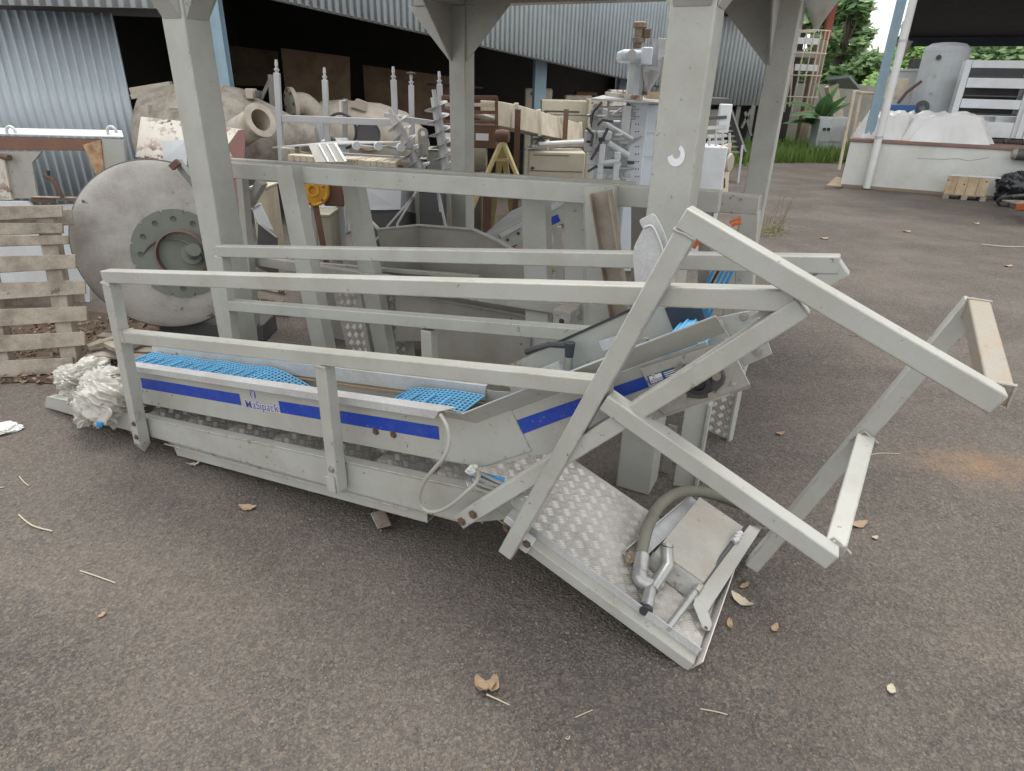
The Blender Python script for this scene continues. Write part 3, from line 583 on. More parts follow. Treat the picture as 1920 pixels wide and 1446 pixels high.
# grey cable looping from the joint
cp = [(826, 778, .05), (838, 800, .02), (842, 830, .0), (832, 858, -.02), (810, 884, -.03), (795, 905, -.03), (786, 930, -.03), (790, 950, -.03), (806, 960, -.03), (830, 956, -.03), (855, 940, -.03), (875, 922, -.02), (890, 908, .0), (898, 892, .03), (892, 880, .06), (880, 878, .08)]
single('grey_cable', MB().tube(smooth_path([SP(*p) for p in cp]), .0068, 8), CABLE, 'grey electric cable hanging in a loop from the conveyor joint', 'cable', SP(800, 960, -.03))
b_ = SP(885, 884, .07)
coil = MB()
for k in range(4):
    coil.tube(smooth_path([b_+TU*(.0+.008*k)+UP*(.01-.012*k)-TW*.01*k, b_+TU*(.05)+UP*(.0-.012*k)-TW*.012*k, b_+TU*.14+UP*(-.01-.014*k)-TW*.0, b_+TU*.22+UP*(.0-.01*k)+TW*.03]), .0062, 8)
single('cable_bundle', coil, CABLE, 'bundle of pale cables tucked under the conveyor joint plate', 'cables', b_)
single('blue_hose_piece', MB().tube(smooth_path([SP(880, 884, .10), SP(905, 893, .09), SP(925, 899, .09), SP(945, 903, .1)]), .014, 10), BLUE2, 'short bright blue plastic hose lying on the upper tread', 'hose', SP(900, 895, .1))
# wooden chock under the pan
single('wood_chock', MB().hexa([G(694, 962), G(722, 955), G(735, 985), G(708, 992), G(694, 962, .05), G(722, 955, .05), G(735, 985, .045), G(708, 992, .045)]), WOOD, 'short timber chock under the drip pan', 'timber', G(714, 975), bevel=.004)
# ------------------------------------------------------------------ things lying on the platform
DB = DKp(1300, 1060)
box = T('sheet_metal_tray', 'flat rectangular grey steel lid with rust specks lying tilted on the chequered platform', 'tray', DB)
ca, cb, cc, cdx = DKp(1312, 932, .07), DKp(1394, 988, .07), DKp(1320, 1092, .07), DKp(1232, 1030, .07)
box.part('lid_plate', MB().slab([ca, cb, cc, cdx], -pn*.004), GREYW, bevel=.001)
box.part('side_wall', MB().slab([cdx-pn*.004, cc-pn*.004, DKp(1290, 1120, .008), DKp(1210, 1058, .008)], -pn*.003), GREY)
box.part('side_wall', MB().slab([ca-pn*.004, cdx-pn*.004, DKp(1210, 1058, .008), DKp(1290, 960, .008)], -pn*.003), GREY)
box.part('side_wall', MB().slab([cb-pn*.004, cc-pn*.004, DKp(1290, 1120, .008), DKp(1380, 1010, .008)], -pn*.003), GREY)
box.part('channel', MB().chan(DKp(1180, 1050, .012), DKp(1305, 940, .012), .06, .028, .003, pn.cross((DKp(1305, 940)-DKp(1180, 1050)).normalized())), GALV)
box.part('flange_strip', MB().slab([DKp(1225, 1035, .03), DKp(1312, 1088, .03), DKp(1300, 1110, .012), DKp(1215, 1052, .012)], -pn*.003), GREY)
hp = [DKp(1200, 1060, .045), DKp(1206, 1020, .05), DKp(1218, 980, .055), DKp(1240, 945, .06), DKp(1270, 925, .065), DKp(1305, 921, .07), DKp(1345, 930, .07), DKp(1385, 945, .075), DKp(1430, 962, .08), DKp(1470, 985, .07)]
hpp = smooth_path(hp, 24)
single('corrugated_hose', MB().tube(hpp, [.0195+.002*(1 if i % 2 else -1) for i in range(len(hpp))], 16, smooth=False), HOSE, 'grey ribbed flexible hose curving over the platform', 'hose', DKp(1250, 960))
yp = T('branched_pipe', 'bare metal pipe fitting with two short angled branches at the hose end', 'pipe', DKp(1215, 1100))
yp.part('spigot', MB().tube([DKp(1204, 1042, .05), DKp(1200, 1075, .04)], .025, 18), PIPEM)
yp.part('elbow', MB().tube(smooth_path([DKp(1200, 1072, .04), DKp(1202, 1088, .035), DKp(1222, 1098, .032), DKp(1235, 1095, .034)]), .024, 18), PIPEM)
yp.part('branch', MB().tube([DKp(1222, 1105, .035), DKp(1252, 1062, .06), DKp(1250, 1022, .085)], .021, 18, cap=False), PIPEM)
yp.part('branch', MB().tube([DKp(1225, 1095, .035), DKp(1218, 1110, .032), DKp(1212, 1140, .026)], .021, 18), PIPEM)
yp.part('end_collar', MB().tube([DKp(1212, 1136, .026), DKp(1211, 1148, .024)], .021, 18), BLACK)
yp.part('bore', MB().lathe([(.0, .0), (.021, .0), (.0235, .004)], DKp(1250, 1024, .085), UP*.8+TW*.4, 18), BLACK)
rp_ = T('long_metal_rod', 'long thin bare metal tube with clamp joint lying beside the tray', 'rod', DKp(1300, 1110))
rp_.part('thick_tube', MB().tube([DKp(1252, 1178, .022), DKp(1312, 1098, .045)], .0125, 14), PIPEM)
rp_.part('thin_tube', MB().tube([DKp(1306, 1108, .045), DKp(1384, 1004, .085)], .0085, 14), DKGREY)
rp_.part('collar', MB().tube([DKp(1304, 1110, .045), DKp(1312, 1098, .047)], .0145, 14), BOLT)
for k in range(3): rp_.part('knuckle', MB().tube([DKp(1380-k*3, 1003+k*6, .088), DKp(1390-k*3, 1000+k*6, .094)], .012, 10), GALV)
bra = T('angle_bracket', 'bent grey steel angle bracket with bolt holes leaning on the platform end', 'bracket', DKp(1330, 1170))
b1a = [DKp(1404, 986, .10), DKp(1428, 990, .10), DKp(1326, 1148, .02), DKp(1303, 1118, .035)]
bra.part('arm', MB().slab(b1a, pn*.004), GREY, bevel=.001)
bra.part('flange', MB().slab([DKp(1404, 986, .10), DKp(1446, 993, .12), DKp(1442, 998, .11), DKp(1428, 992, .10)], pn*.004), GREY)
ft = bra.part('foot', MB().slab([DKp(1303, 1118, .036), DKp(1326, 1146, .022), DKp(1335, 1172, .018), DKp(1330, 1184, .016), DKp(1318, 1182, .018), DKp(1299, 1135, .034)], pn*.004), GREY, bevel=.0015)
for x, y in ((1316, 1163), (1324, 1177)): bra.part('bolt_hole', MB().lathe([(0, .0), (.006, .0)], DKp(x, y, .0245), pn, 10), BLACK, ft)
def crumple(name, c, sx, sy, sz, m, label, cat, seed, amp=.35, sub=5, freq=3.0, ridge=1.0, group=None, flat=True):
    """crumpled film: cells with sharp creases between them at three sizes"""
    bm = bmesh.new(); bmesh.ops.create_icosphere(bm, subdivisions=sub, radius=1.0)
    off = V((seed*3.1, seed*1.7, seed*.9))
    for v in bm.verts:
        n = v.co.normalized(); q = n*freq+off; q = q+V((noise.noise(q*.9), noise.noise(q*.9+V((7, 0, 0))), noise.noise(q*.9+V((0, 5, 0)))))*.7
        if ridge < 0:      # gathered film: folds running from the tied top
            ax_ = V((math.sin(seed), math.cos(seed*1.3), .8)).normalized(); h_ = n.dot(ax_); e_ = (n-ax_*h_)*(1.6+.9*h_*h_)
            f_ = e_*1.7+ax_*h_*.55+off; f_ = f_+V((noise.noise(n*2+off), noise.noise(n*2-off), 0))*.22
            r = 1+amp*(noise.noise(n*1.4+off)*1.0+.55*(.6-2*abs(noise.noise(f_*1.5)))+.30*(.6-2*abs(noise.noise(f_*3.4+V((5, 2, 1)))))+.12*(.6-2*abs(noise.noise(f_*7.5))))
            v.co = V((n.x*r*sx, n.y*r*sy, n.z*r*sz)); continue
        d1 = noise.voronoi(q*.8)[0]; d2 = noise.voronoi(q*1.9+V((3, 8, 1)))[0]
        r = 1+amp*(noise.noise(n*1.3+off)*1.1+ridge*(.55*(d1[1]-d1[0])-.22+.30*(d2[1]-d2[0])-.1+.05*noise.noise(q*9)))
        v.co = V((n.x*r*sx, n.y*r*sy, n.z*r*sz))
        if v.co.z < -sz*.82: v.co.z = -sz*.82+(v.co.z+sz*.82)*.1
    me = bpy.data.meshes.new(name); bm.to_mesh(me); bm.free(); me.materials.append(m)
    for p in me.polygons: p.use_smooth = not flat
    o = bpy.data.objects.new(name, me); COL.objects.link(o); o.location = V(c)
    if cat: o['label'] = label; o['category'] = cat
    if group: o['group'] = group
    return o
crumple('tape_wad', SP(884, 882, .05), .022, .022, .02, PLASTIC, 'crumpled wad of pale masking tape on the cable bundle', 'tape', 5, .5, 3)
crumple('film_scrap', DKp(1182, 1044, .018), .02, .034, .014, mat('brownish_film', (150, 136, 118), .4), 'small crumpled scrap of brownish film beside the hose', 'film scrap', 3, .5, 4)
# plastic bundle wedged between the stringers at the foot
bun = T('film_bundle', 'crumpled bundle of silvery plastic film sitting in the foot of the stairs', 'plastic film', S(.55, .2, .1))
def sub_crumple(*a):
    o = crumple(*a); o.location = o.location-bun.base; o.parent = bun.o; return o
for c_, a_, sd_k in ((SP(214, 742, .10), (.15, .13, .125), 11), (SP(158, 712, .20), (.115, .11, .095), 12), (SP(188, 772, .10), (.09, .09, .08), 13)):
    o_ = sub_crumple('folded_film', c_, *a_, FOIL, '', None, sd_k, .44, 6, 1.9, -1, None, False)
random.seed(17)
for k in range(9):      # loose folded flaps of the same film
    c_ = SP(random.uniform(135, 240), random.uniform(692, 770), random.uniform(-.02, .1)); a1 = V((random.gauss(0, 1), random.gauss(0, 1), random.gauss(0, .6))).normalized()*random.uniform(.05, .09); a2 = V((random.gauss(0, .5), -.4, random.gauss(0, 1))).normalized()*random.uniform(.03, .06)
    bun.part('film_flap', MB().grid(lambda s, t: c_+a1*(s-.5)+a2*(t-.5)+V((0, -1, .4))*(.03*noise.noise(V((s*3+k, t*3, k)))+.015*abs(math.sin(s*7+k))), 8, 6), FOIL, th=.0008)
tail = MB().grid(lambda s, t: SP(lerp(183, 205, s)+6*math.sin(t*5), 765+34*t+3*math.sin(s*6), -.02-.02*t), 4, 8)
bun.part('film_tail', tail, FOIL, th=.001)
bun.part('blue_tail_tip', MB().grid(lambda s, t: SP(lerp(181, 192, s), lerp(790, 800, t)+2*s, -.045), 2, 3), BLUE2, th=.001)
# ------------------------------------------------------------------ tall grey support frame standing behind the stairs
frame = T('support_frame', 'tall grey steel support frame with four box posts and gusseted top beams', 'steel frame', (NL+FR)/2)
TOPZ = 2.15
for b in (NL, NR, FL, FR):
    po = frame.part('post', MB().box(b+UP*(TOPZ/2), .15, .15, TOPZ, FWD, FDD), GREY, bevel=.007)
    gz0 = 1.80 if b in (NL, NR) else 1.76
    sx = 1 if b in (NL, FL) else -1; sy = 1 if b in (NL, NR) else -1
    for dd, sgn in ((FWD, 1), (FWD, -1), (FDD, 1), (FDD, -1)):
        oth = FDD if dd is FWD else FWD
        s_ = dd*sgn
        if b is FR and dd is FWD and sgn > 0: continue
        pts = [b+s_*.076+UP*gz0, b+s_*.46+UP*(TOPZ-.002), b+s_*.076+UP*(TOPZ-.002)]
        if (b in (NL, NR)): pts = [b+s_*.076+UP*1.84, b+s_*.30+UP*(TOPZ-.002), b+s_*.076+UP*(TOPZ-.002)]
        frame.part('gusset', MB().slab([p-oth*.06 for p in pts], oth*.12 if b in (NL, NR) else oth*.012), GREY, po, bevel=.002)
for a, b in ((NL, NR), (FL, FR)):
    frame.part('top_beam', MB().beam(a-FWD*.4+UP*(TOPZ+.09), b+FWD*.55+UP*(TOPZ+.09), .15, .18, FDD), GREY, bevel=.004)
for a, b in ((NL, FL), (NR, FR)):
    frame.part('top_beam', MB().beam(a+FDD*.077+UP*(TOPZ+.09), b-FDD*.077+UP*(TOPZ+.09), .15, .178, FWD), GREY, bevel=.004)
frame.part('top_deck', MB().slab([NL-FWD*.4-FDD*.1+UP*(TOPZ+.184), NR+FWD*.5-FDD*.1+UP*(TOPZ+.184), FR+FWD*.5+FDD*.45+UP*(TOPZ+.184), FL-FWD*.4+FDD*.45+UP*(TOPZ+.184)], UP*.006), GREYD)
# paper sticker torn on the post by the yard
st_c = FP(1268, 292, -.0765)
ring = []
for k in range(25):
    t = math.radians(70-k*240/24); ring.append(st_c+FWD*.030*math.cos(t)+UP*(.036*math.sin(t)))
ring2 = [st_c+(p-st_c)*.45+UP*.006 for p in ring][::-1]
frame.part('torn_sticker', MB().slab(ring+ring2, -FDD*.0006), LWHITE, bpy.data.objects['post.001'])
# ------------------------------------------------------------------ leaning trestle frame of grey channels inside the tall frame
tre = T('leaning_trestle', 'leaning grey steel trestle with long double top rail and slanting channel legs behind the conveyor', 'steel frame', FP(800, 690, .35))
O1, O2 = .28, .46
tre.part('top_rail', MB().beam(FP(424, 318, O1), FP(1350, 378, O1), .06, .085, FDD), GREY, bevel=.004)
tre.part('top_rail', MB().beam(FP(428, 303, O2), FP(1190, 350, O2), .05, .04, FDD), GREYW, bevel=.003)
def leg(px0, px1, off, w=.12, h=.06, flip=1, m=GREY, nm='leg', off2=None):
    a = FP(*px0, off); b = FP(*px1, off if off2 is None else off2); d = (a-b).normalized()
    if b.z < 0.005: b = b + d*((.008-b.z)/d.z)
    return tre.part(nm, MB().chan(a, b, w, h, .008, FWD, flip), m, bevel=.002)
leg((530, 312), (612, 720), .18, .115, .075, -1)
leg((655, 345), (722, 690), .50, .115, .07, -1)
leg((1000, 372), (1008, 690), .50, .13, .07, -1)
leg((1075, 375), (1078, 700), .52, .10, .07, -1)
leg((1123, 348), (1130, 700), .20, .13, .07, -1)
leg((447, 325), (480, 700), .40, .05, .05, -1)
leg((1210, 375), (1206, 700), .45, .13, .07, -1, GREYD)
tre.part('diagonal_brace', MB().beam(FP(492, 340, .5), FP(466, 385, .5), .05, .05, FDD), GREYW, bevel=.003)
tre.part('tie_bar', MB().beam(FP(465, 485, .5), FP(1085, 582, .5), .05, .06, FDD), GREYW, bevel=.003)
tre.part('tie_bar', MB().beam(FP(470, 486, .75), FP(900, 520, .75), .03, .025, FDD), GREY, bevel=.003)
tre.part('end_block', MB().box(FP(1060, 592, .30), .09, .09, .075, FWD, FDD), GREYW, bevel=.004)
tre.part('block_hole', MB().tube([FP(1060, 598, .30)-FDD*.046, FP(1060, 598, .30)-FDD*.0445], .014, 12), BLACK, bpy.data.objects['end_block'])
ru = T('rusted_channel', 'rust-streaked grey channel leaning upright against the trestle', 'channel', FP(1170, 690, .12))
ru.part('web', MB().chan(FP(1130, 358, .13), FP(1182, 692, .13), .085, .05, .006, FWD, 1), mat('rust_streaked_channel', (156, 146, 132), .7, dirt=(104, 84, 70), dirt_amt=.8, dirt_scale=5, dust=.4), bevel=.0015)
# L-shaped sheet bracket standing to the right of the tall frame's post
lb = T('sheet_bracket', 'L-shaped grey sheet bracket standing beside the tall post', 'bracket', FP(1400, 640, .9))
lb.part('head', MB().box((FP(1340, 368, .85)+FP(1424, 395, .85))/2, (FP(1424, 380, .85)-FP(1340, 380, .85)).length, .09, .085, FWD, FDD), GREYW, bevel=.004)
lb.part('upright', MB().beam(FP(1407, 396, .85), FP(1385, 690, .85), .09, .085, FDD), GREY, bevel=.004)
lb.part('upright', MB().beam(FP(1325, 372, .85), FP(1318, 690, .85), .06, .06, FDD), GREYD, bevel=.004)
blu = T('blue_profiles', 'bundle of blue plastic profiles leaning against the sheet bracket', 'plastic profiles', FP(1325, 640, .7))
for k in range(5):
    pt_, pl0 = FP(1342+k*8, 500+k*2, .75), FP(1300+k*8, 580+k*2, .75); dr_ = (pl0-pt_).normalized()
    blu.part('profile', MB().beam(pt_, pt_+dr_*((pt_.z-.012)/-dr_.z), .02, .012, FDD), BLUE2 if k != 1 else BLACK, bevel=.002)
org = T('orange_straps', 'orange plastic straps dangling from the sheet bracket', 'straps', FP(1375, 430, .75))
for k in range(2): org.part('strap', MB().beam(FP(1368+k*4, 417+k*6, .8), FP(1389, 409+k*8, .8), .012, .014, FDD), ORANGE, bevel=.002)
org.part('strap', MB().beam(FP(1300, 465, .8), FP(1312, 448, .8), .02, .02, FDD), ORANGE, bevel=.002)
# ------------------------------------------------------------------ feet of further stair parts seen below the conveyor
ck = T('chequered_channel', 'upright chequer-plate channel with pale edges standing behind the conveyor head', 'channel', G(1340, 822))
n_ck = -(FDD)
pA, pB = G(1310, 800), G(1368, 826)
cdir = (pB-pA).normalized(); ckh = .42
pl_ = ck.part('plate', MB().slab([pA, pB, pB+UP*ckh-FWD*0, pA+UP*ckh], FDD*.003), PLATE)
nk = UP.cross(cdir).normalized(); nk = nk if nk.y < 0 else -nk
ck.part('plate_pattern', checker(MB(), pA+nk*.0004, cdir, UP, nk, (pB-pA).length, ckh, pitch=.032, h=.002), CHECK, pl_, kind='stuff')
ck.part('edge', MB().beam(pB, pB+UP*ckh, .012, .04, cdir), GREY, bevel=.001)
ck.part('edge', MB().beam(pA, pA+UP*ckh, .012, .04, cdir), GREY, bevel=.001)
fc = T('grey_leg_channel', 'short grey channel leg with folded lip beside the chequered channel', 'channel', G(1280, 905))
fc.part('web', MB().slab([G(1262, 910), G(1303, 915), G(1303, 915)+UP*.42, G(1262, 910)+UP*.42], FDD*.006), GREY, bevel=.001)
fc.part('lip', MB().beam(G(1305, 914), G(1305, 914)+UP*.42, .012, .05, FWD), GREY, bevel=.001)
fc2 = T('narrow_angle_leg', 'narrow grey angle leg standing against the tall post below the conveyor', 'angle', G(1248, 892))
fc2.part('web', MB().slab([G(1240, 885), G(1256, 890), G(1256, 890)+UP*.25, G(1240, 885)+UP*.25], FDD*.006), GREYW, bevel=.001)
fc2.part('lip', MB().beam(G(1167, 800), G(1167, 800)+UP*.45, .02, .05, FWD), GREY, bevel=.001)
# ------------------------------------------------------------------ sheet-metal hopper of the second unit
hop = T('sheet_hopper', 'open grey sheet-metal hopper trough with folded rim standing behind the handrails', 'hopper', FP(850, 660, .9))
a_, b_, c_, d_, e_ = FP(706, 430, .80), FP(785, 422, 1.0), FP(888, 430, 1.0), FP(935, 452, .9), FP(1010, 498, .75)
lo = [FP(742, 600, .8), FP(800, 610, 1.0), FP(880, 620, 1.0), FP(930, 620, .9), FP(1000, 620, .75)]
up_ = [a_, b_, c_, d_, e_]
for k in range(4): hop.part('panel', MB().slab([up_[k], up_[k+1], lo[k+1], lo[k]], FDD*.004), GREYD, bevel=.001)
for k in range(4): hop.part('rim', MB().beam(up_[k], up_[k+1], .03, .008, FDD), GREYW)
hop.part('side_sheet', MB().slab([FP(815, 592, .42), FP(995, 618, .42), FP(992, 735, .42), FP(822, 735, .42)], FDD*.004), GREYD, bevel=.001)
hop.part('side_sheet', MB().slab([FP(995, 622, .44), FP(1070, 632, .44), FP(1070, 735, .44), FP(995, 735, .44)], FDD*.004), GREY, bevel=.001)
hop.part('valley_sheet', MB().slab([FP(690, 500, .8), FP(1090, 600, .6), FP(1090, 640, .6), FP(690, 560, .8)], FDD*.004), GREYD)
for i, (qd, o) in enumerate((([(622, 536), (672, 542), (694, 668), (652, 662)], .60), ([(705, 542), (762, 556), (776, 690), (722, 676)], .66))):
    p, q, r_, s_ = [FP(x, y, o) for x, y in qd]
    tp = T('spare_tread', ['chequered stair tread standing upright between trestle legs', 'chequered stair tread leaning against the grey hopper'][i], 'stair tread', r_)
    plt = tp.part('plate', MB().slab([p, q, r_, s_], FDD*.003), PLATE)
    ex = (s_-p); L_ = ex.length; ex.normalize(); ey = (q-p); W_ = ey.length; ey = (ey-ex*ey.dot(ex)).normalized(); nn = ex.cross(ey); nn = nn if nn.y < 0 else -nn
    tp.part('plate_pattern', checker(MB(), p+nn*.0006, ex, ey, nn, L_, W_*.95, pitch=.038, h=.002), CHECK, plt, kind='stuff')
    tp.part('folded_edge', MB().beam(q, r_, .012, .03, FDD), GREY)
for i, (qd, o, m, nm, lb_) in enumerate((([(600, 530), (632, 534), (662, 690), (618, 690)], .72, GREYD, 'grey_sheet_panel', 'narrow grey sheet panel standing behind the leaning leg'), ([(455, 522), (538, 530), (530, 605), (470, 600)], 1.3, WRUST, 'stained_white_panel', 'stained off-white panel lying behind the trestle on leaf litter'), ([(472, 392), (488, 382), (512, 432), (484, 420)], .9, WHITE, 'white_triangular_plate', 'small white triangular plate between the leaning legs'), ([(484, 418), (520, 446), (522, 520), (480, 500)], .95, DKGREY, 'dark_sheet_offcut', 'dark sheet offcut under the small white triangular plate'), ([(742, 548), (1005, 596), (1005, 640), (742, 640)], .55, GREYD, 'hopper_skirt_sheet', 'long dull sheet skirt hanging below the hopper'))):
    t_ = T(nm, lb_, 'sheet metal', FP(qd[3][0], qd[3][1], o)); t_.part('sheet', MB().slab([FP(x, y, o) for x, y in qd], FDD*.004), m, bevel=.001)
    t_.part('folded_lip', MB().beam(FP(*qd[0], o), FP(*qd[1], o), .025, .006, FDD), m)
# ------------------------------------------------------------------ second conveyor beyond the trestle
c2n = T('second_conveyor', 'second inclined grey conveyor with short blue stripe beyond the trestle', 'conveyor', Y(985, 470, 5.0))
def C2(x, y, o=0): return Y(x, y, 4.9+o)
sp2 = c2n.part('side_panel', MB().slab([C2(905, 442), C2(1062, 372), C2(1075, 405), C2(1040, 428), C2(960, 462), C2(915, 470)], V((0, .006, 0))), GREY, bevel=.001)
c2n.part('stripe', MB().slab([C2(1022, 412, -.003), C2(1046, 402, -.003), C2(1051, 415, -.003), C2(1027, 426, -.003)], V((0, .002, 0))), BLUE, sp2)
c2n.part('stripe', MB().slab([C2(936, 443, -.003), C2(974, 425, -.003), C2(975, 429, -.003), C2(938, 448, -.003)], V((0, .002, 0))), BLUE, sp2)
c2n.part('guide', MB().slab([C2(905, 442, .25), C2(960, 395, .25), C2(1062, 352, .25), C2(1062, 372, .25)], V((0, .004, 0))), STEEL)
c2n.part('cover_angle', MB().beam(C2(938, 443, -.02), C2(1062, 375, -.02), .03, .03, V((0, 1, 0))), GALV)
c2n.part('leg', MB().beam(C2(1045, 425, .1), C2(1052, 560, .1), .06, .06, V((0, 1, 0))), GREY)
bolts(sp2, [C2(972, 438, -.002), C2(952, 450, -.002)], V((0, -1, 0)), .008, RUSTB, c2n)
# ------------------------------------------------------------------ clutter between the trestle legs
yw = T('yellow_wheel', 'yellow round cast wheel with brown rim lug between the trestle legs', 'wheel', Y(592, 500, 5.2))
wc = Y(588, 356, 5.2)
w_ = yw.part('disc', MB().lathe([(0, .03), (.03, .03), (.03, .05), (.05, .05), (.055, .035), (.095, .03), (.115, .045), (.125, .03), (.125, 0), (0, 0)], wc, V((.1, -1, .1)), 28), YELLOW)
for k in range(6):
    t = k*1.047+.3; yw.part('bolt', MB().bolt(wc+V((.1*math.cos(t), -.045, .1*math.sin(t))), (0, -1, 0), .009, .012), RUSTB, w_)
yw.part('stand', MB().beam(wc-UP*.08, Y(625, 560, 5.2), .04, .03), RUST)
yw.part('stand', MB().beam(wc-UP*.05+V((-.03, .05, 0)), Y(600, 560, 5.2), .03, .03), GREYW)
yw.part('hub_plate', MB().box(wc+V((.14, .05, 0)), .16, .03, .26), RUST, bevel=.01)
sb = T('stainless_bin', 'stainless steel sheet bin with sloping front beyond the trestle', 'bin', Y(720, 470, 5.4))
sb.part('front', MB().slab([Y(672, 345, 5.4), Y(752, 350, 5.4), Y(750, 393, 5.25), Y(690, 394, 5.25)], V((0, .004, 0))), BINST)
sb.part('side', MB().slab([Y(752, 350, 5.4), Y(776, 352, 5.7), Y(778, 400, 5.6), Y(750, 393, 5.25)], V((.004, .0, 0))), BINST)
sb.part('base', MB().hexa([Y(690, 394, 5.3), Y(752, 394, 5.3), Y(780, 400, 5.7), Y(700, 398, 5.7)][::-1]+[p+UP*-.35 for p in [Y(690, 394, 5.3), Y(752, 394, 5.3), Y(780, 400, 5.7), Y(700, 398, 5.7)]][::-1]), DKGREY)
for k, (x0, y0, x1, y1, m) in enumerate(((700, 455, 776, 368, STEEL), (745, 420, 780, 360, GALV), (690, 410, 735, 455, GALV), (820, 352, 836, 425, STEEL))):
    o_ = T('steel_strip', ['bent bright steel strip slanting across the bin front', 'short galvanised bar propped against the bin', 'galvanised flat bar crossing behind the hopper rim', 'upright stainless strip between bin and centre post'][k], 'steel strip', Y(x1, 470, 5.0))
    o_.part('bar', MB().beam(Y(x0, y0, 5.0), Y(x1, y1, 5.0), .05, .015, V((0, 1, 0))), m, bevel=.002)
    o_.part('foot', MB().beam(Y(x0, y0, 5.0), Y(x0+6, y0+45, 5.0), .05, .012, V((0, 1, 0))), m, bevel=.002)
for k, (x0, y0, x1, y1, yy, m, nm, lb_) in enumerate(((565, 385, 640, 425, 5.8, WHITE, 'white_panel_box', 'white painted box behind the yellow wheel'), (700, 398, 730, 425, 5.6, BLUE2, 'blue_bin', 'small bright blue bin beside the stainless sheets'), (595, 400, 630, 440, 5.5, BEIGE, 'beige_motor_box', 'dusty beige motor box beside the yellow wheel stand'), (480, 350, 520, 430, 6.0, CREAM, 'cream_machine_leg', 'cream machine leg seen past the leaning leg'), (790, 355, 835, 440, 5.6, DKGREY, 'dark_steel_duct', 'dark steel duct beside the centre post'))):
    p, q = Y(x0, y0, yy), Y(x1, y1, yy); q.z = 0 if q.z < .45 else q.z
    cx_ = (p+q)/2; t_ = T(nm, lb_, 'machine part', (cx_.x, cx_.y, min(p.z, q.z)))
    t_.part('body', MB().box((cx_.x, yy, (p.z+q.z)/2), q.x-p.x, .3, abs(p.z-q.z)), m, bevel=.01)
    t_.part('lid', MB().box((cx_.x, yy, p.z+.012), (q.x-p.x)*1.06, .33, .02), m, bevel=.004)
# ------------------------------------------------------------------ big round dish with cast flange (left)
dish = T('round_dish', 'large stained round steel dish with grey-green bolted flange standing on edge behind the pallet', 'dish', Y(290, 640, 3.95))
dc = Y(304, 463, 3.98); dn = V((.22, -1, .10)).normalized()
RD = .512
dsh = dish.part('dish_plate', MB().lathe([(.12, .022), (.30, .026), (.40, .022), (.47, .013), (RD-.012, .004), (RD, -.002), (RD, -.03), (RD-.02, -.04), (.2, -.05)], dc, dn, 96), DISC)
dish.part('rim_bead', MB().lathe([(RD-.002, -.004), (RD+.008, -.010), (RD+.008, -.022), (RD-.002, -.028)], dc, dn, 96), DKGREY, dsh)
fc_ = dc + dn*.03 + V((.11, 0, .0))*.0
ax = dn.orthogonal().normalized(); ay = dn.cross(ax)
fo = dc + V((.10, 0, -.04)); fo = fo - dn*((fo-dc).dot(dn)) + dn*.028
prof = []
for k in range(180):
    t = 2*math.pi*k/180; r_ = .272
    if (k % 15) in (0,): r_ = .25
    prof.append(fo+ax*math.cos(t)*r_+ay*math.sin(t)*r_)
fl_ = dish.part('cast_flange', MB().slab(prof, dn*.012), FLANGE)
for k in range(12):
    t = 2*math.pi*(k+.5)/12; p = fo+(ax*math.cos(t)+ay*math.sin(t))*.215+dn*.0121
    dish.part('bolt_hole', MB().lathe([(.017, .003), (.012, .0), (0, -.0005+.001)], p, dn, 14), DKGREY, fl_)
dish.part('hub_ring', MB().lathe([(.15, .012), (.152, .06), (.142, .062), (.138, .014)], fo+V((.03, 0, 0)), dn, 48), mat('brown_hub_ring', (120, 98, 90), .7), fl_)
dish.part('hub_plate', MB().lathe([(0, .014), (.138, .014)], fo+V((.03, 0, 0)), dn, 48), FLANGE, fl_)
dish.part('shaft', MB().tube([fo+dn*.014+V((.09, 0, .0)), fo+dn*.22+V((.16, 0, .06))], .038, 20), FLANGE, fl_)
dish.part('shaft_collar', MB().tube([fo+dn*.02+V((.085, 0, 0)), fo+dn*.07+V((.10, 0, .01))], .06, 20), FLANGE, fl_)
dish.part('rim_clip', MB().box(Y(328, 309, 3.85), .06, .03, .035, V((.8, 0, .6)), V((0, 1, 0)), V((-.6, 0, .8))), mat('red_brown_clip', (112, 78, 72), .7), bevel=.003)
dish.part('stay_bar', MB().beam(Y(334, 306, 3.9), Y(372, 352, 3.8), .03, .05), FLANGE)
loop = [fo+dn*.05+ax*0+V((-.02+.21*math.sin(t), 0, -.05+.2*math.cos(t)-.05)) for t in [(-2.2+k*.2) for k in range(18)]]
dish.part('wire_loop', MB().tube(loop, .006, 8), DKGREY)
dish.part('back_drum', MB().lathe([(.30, -.05), (.30, -.30), (.2, -.36), (0, -.36)], dc, dn, 40), DISC)
dish.part('prop_foot', MB().box(V((dc.x+.2, dc.y+.15, .06)), .7, .25, .12), DKGREY, bevel=.01)
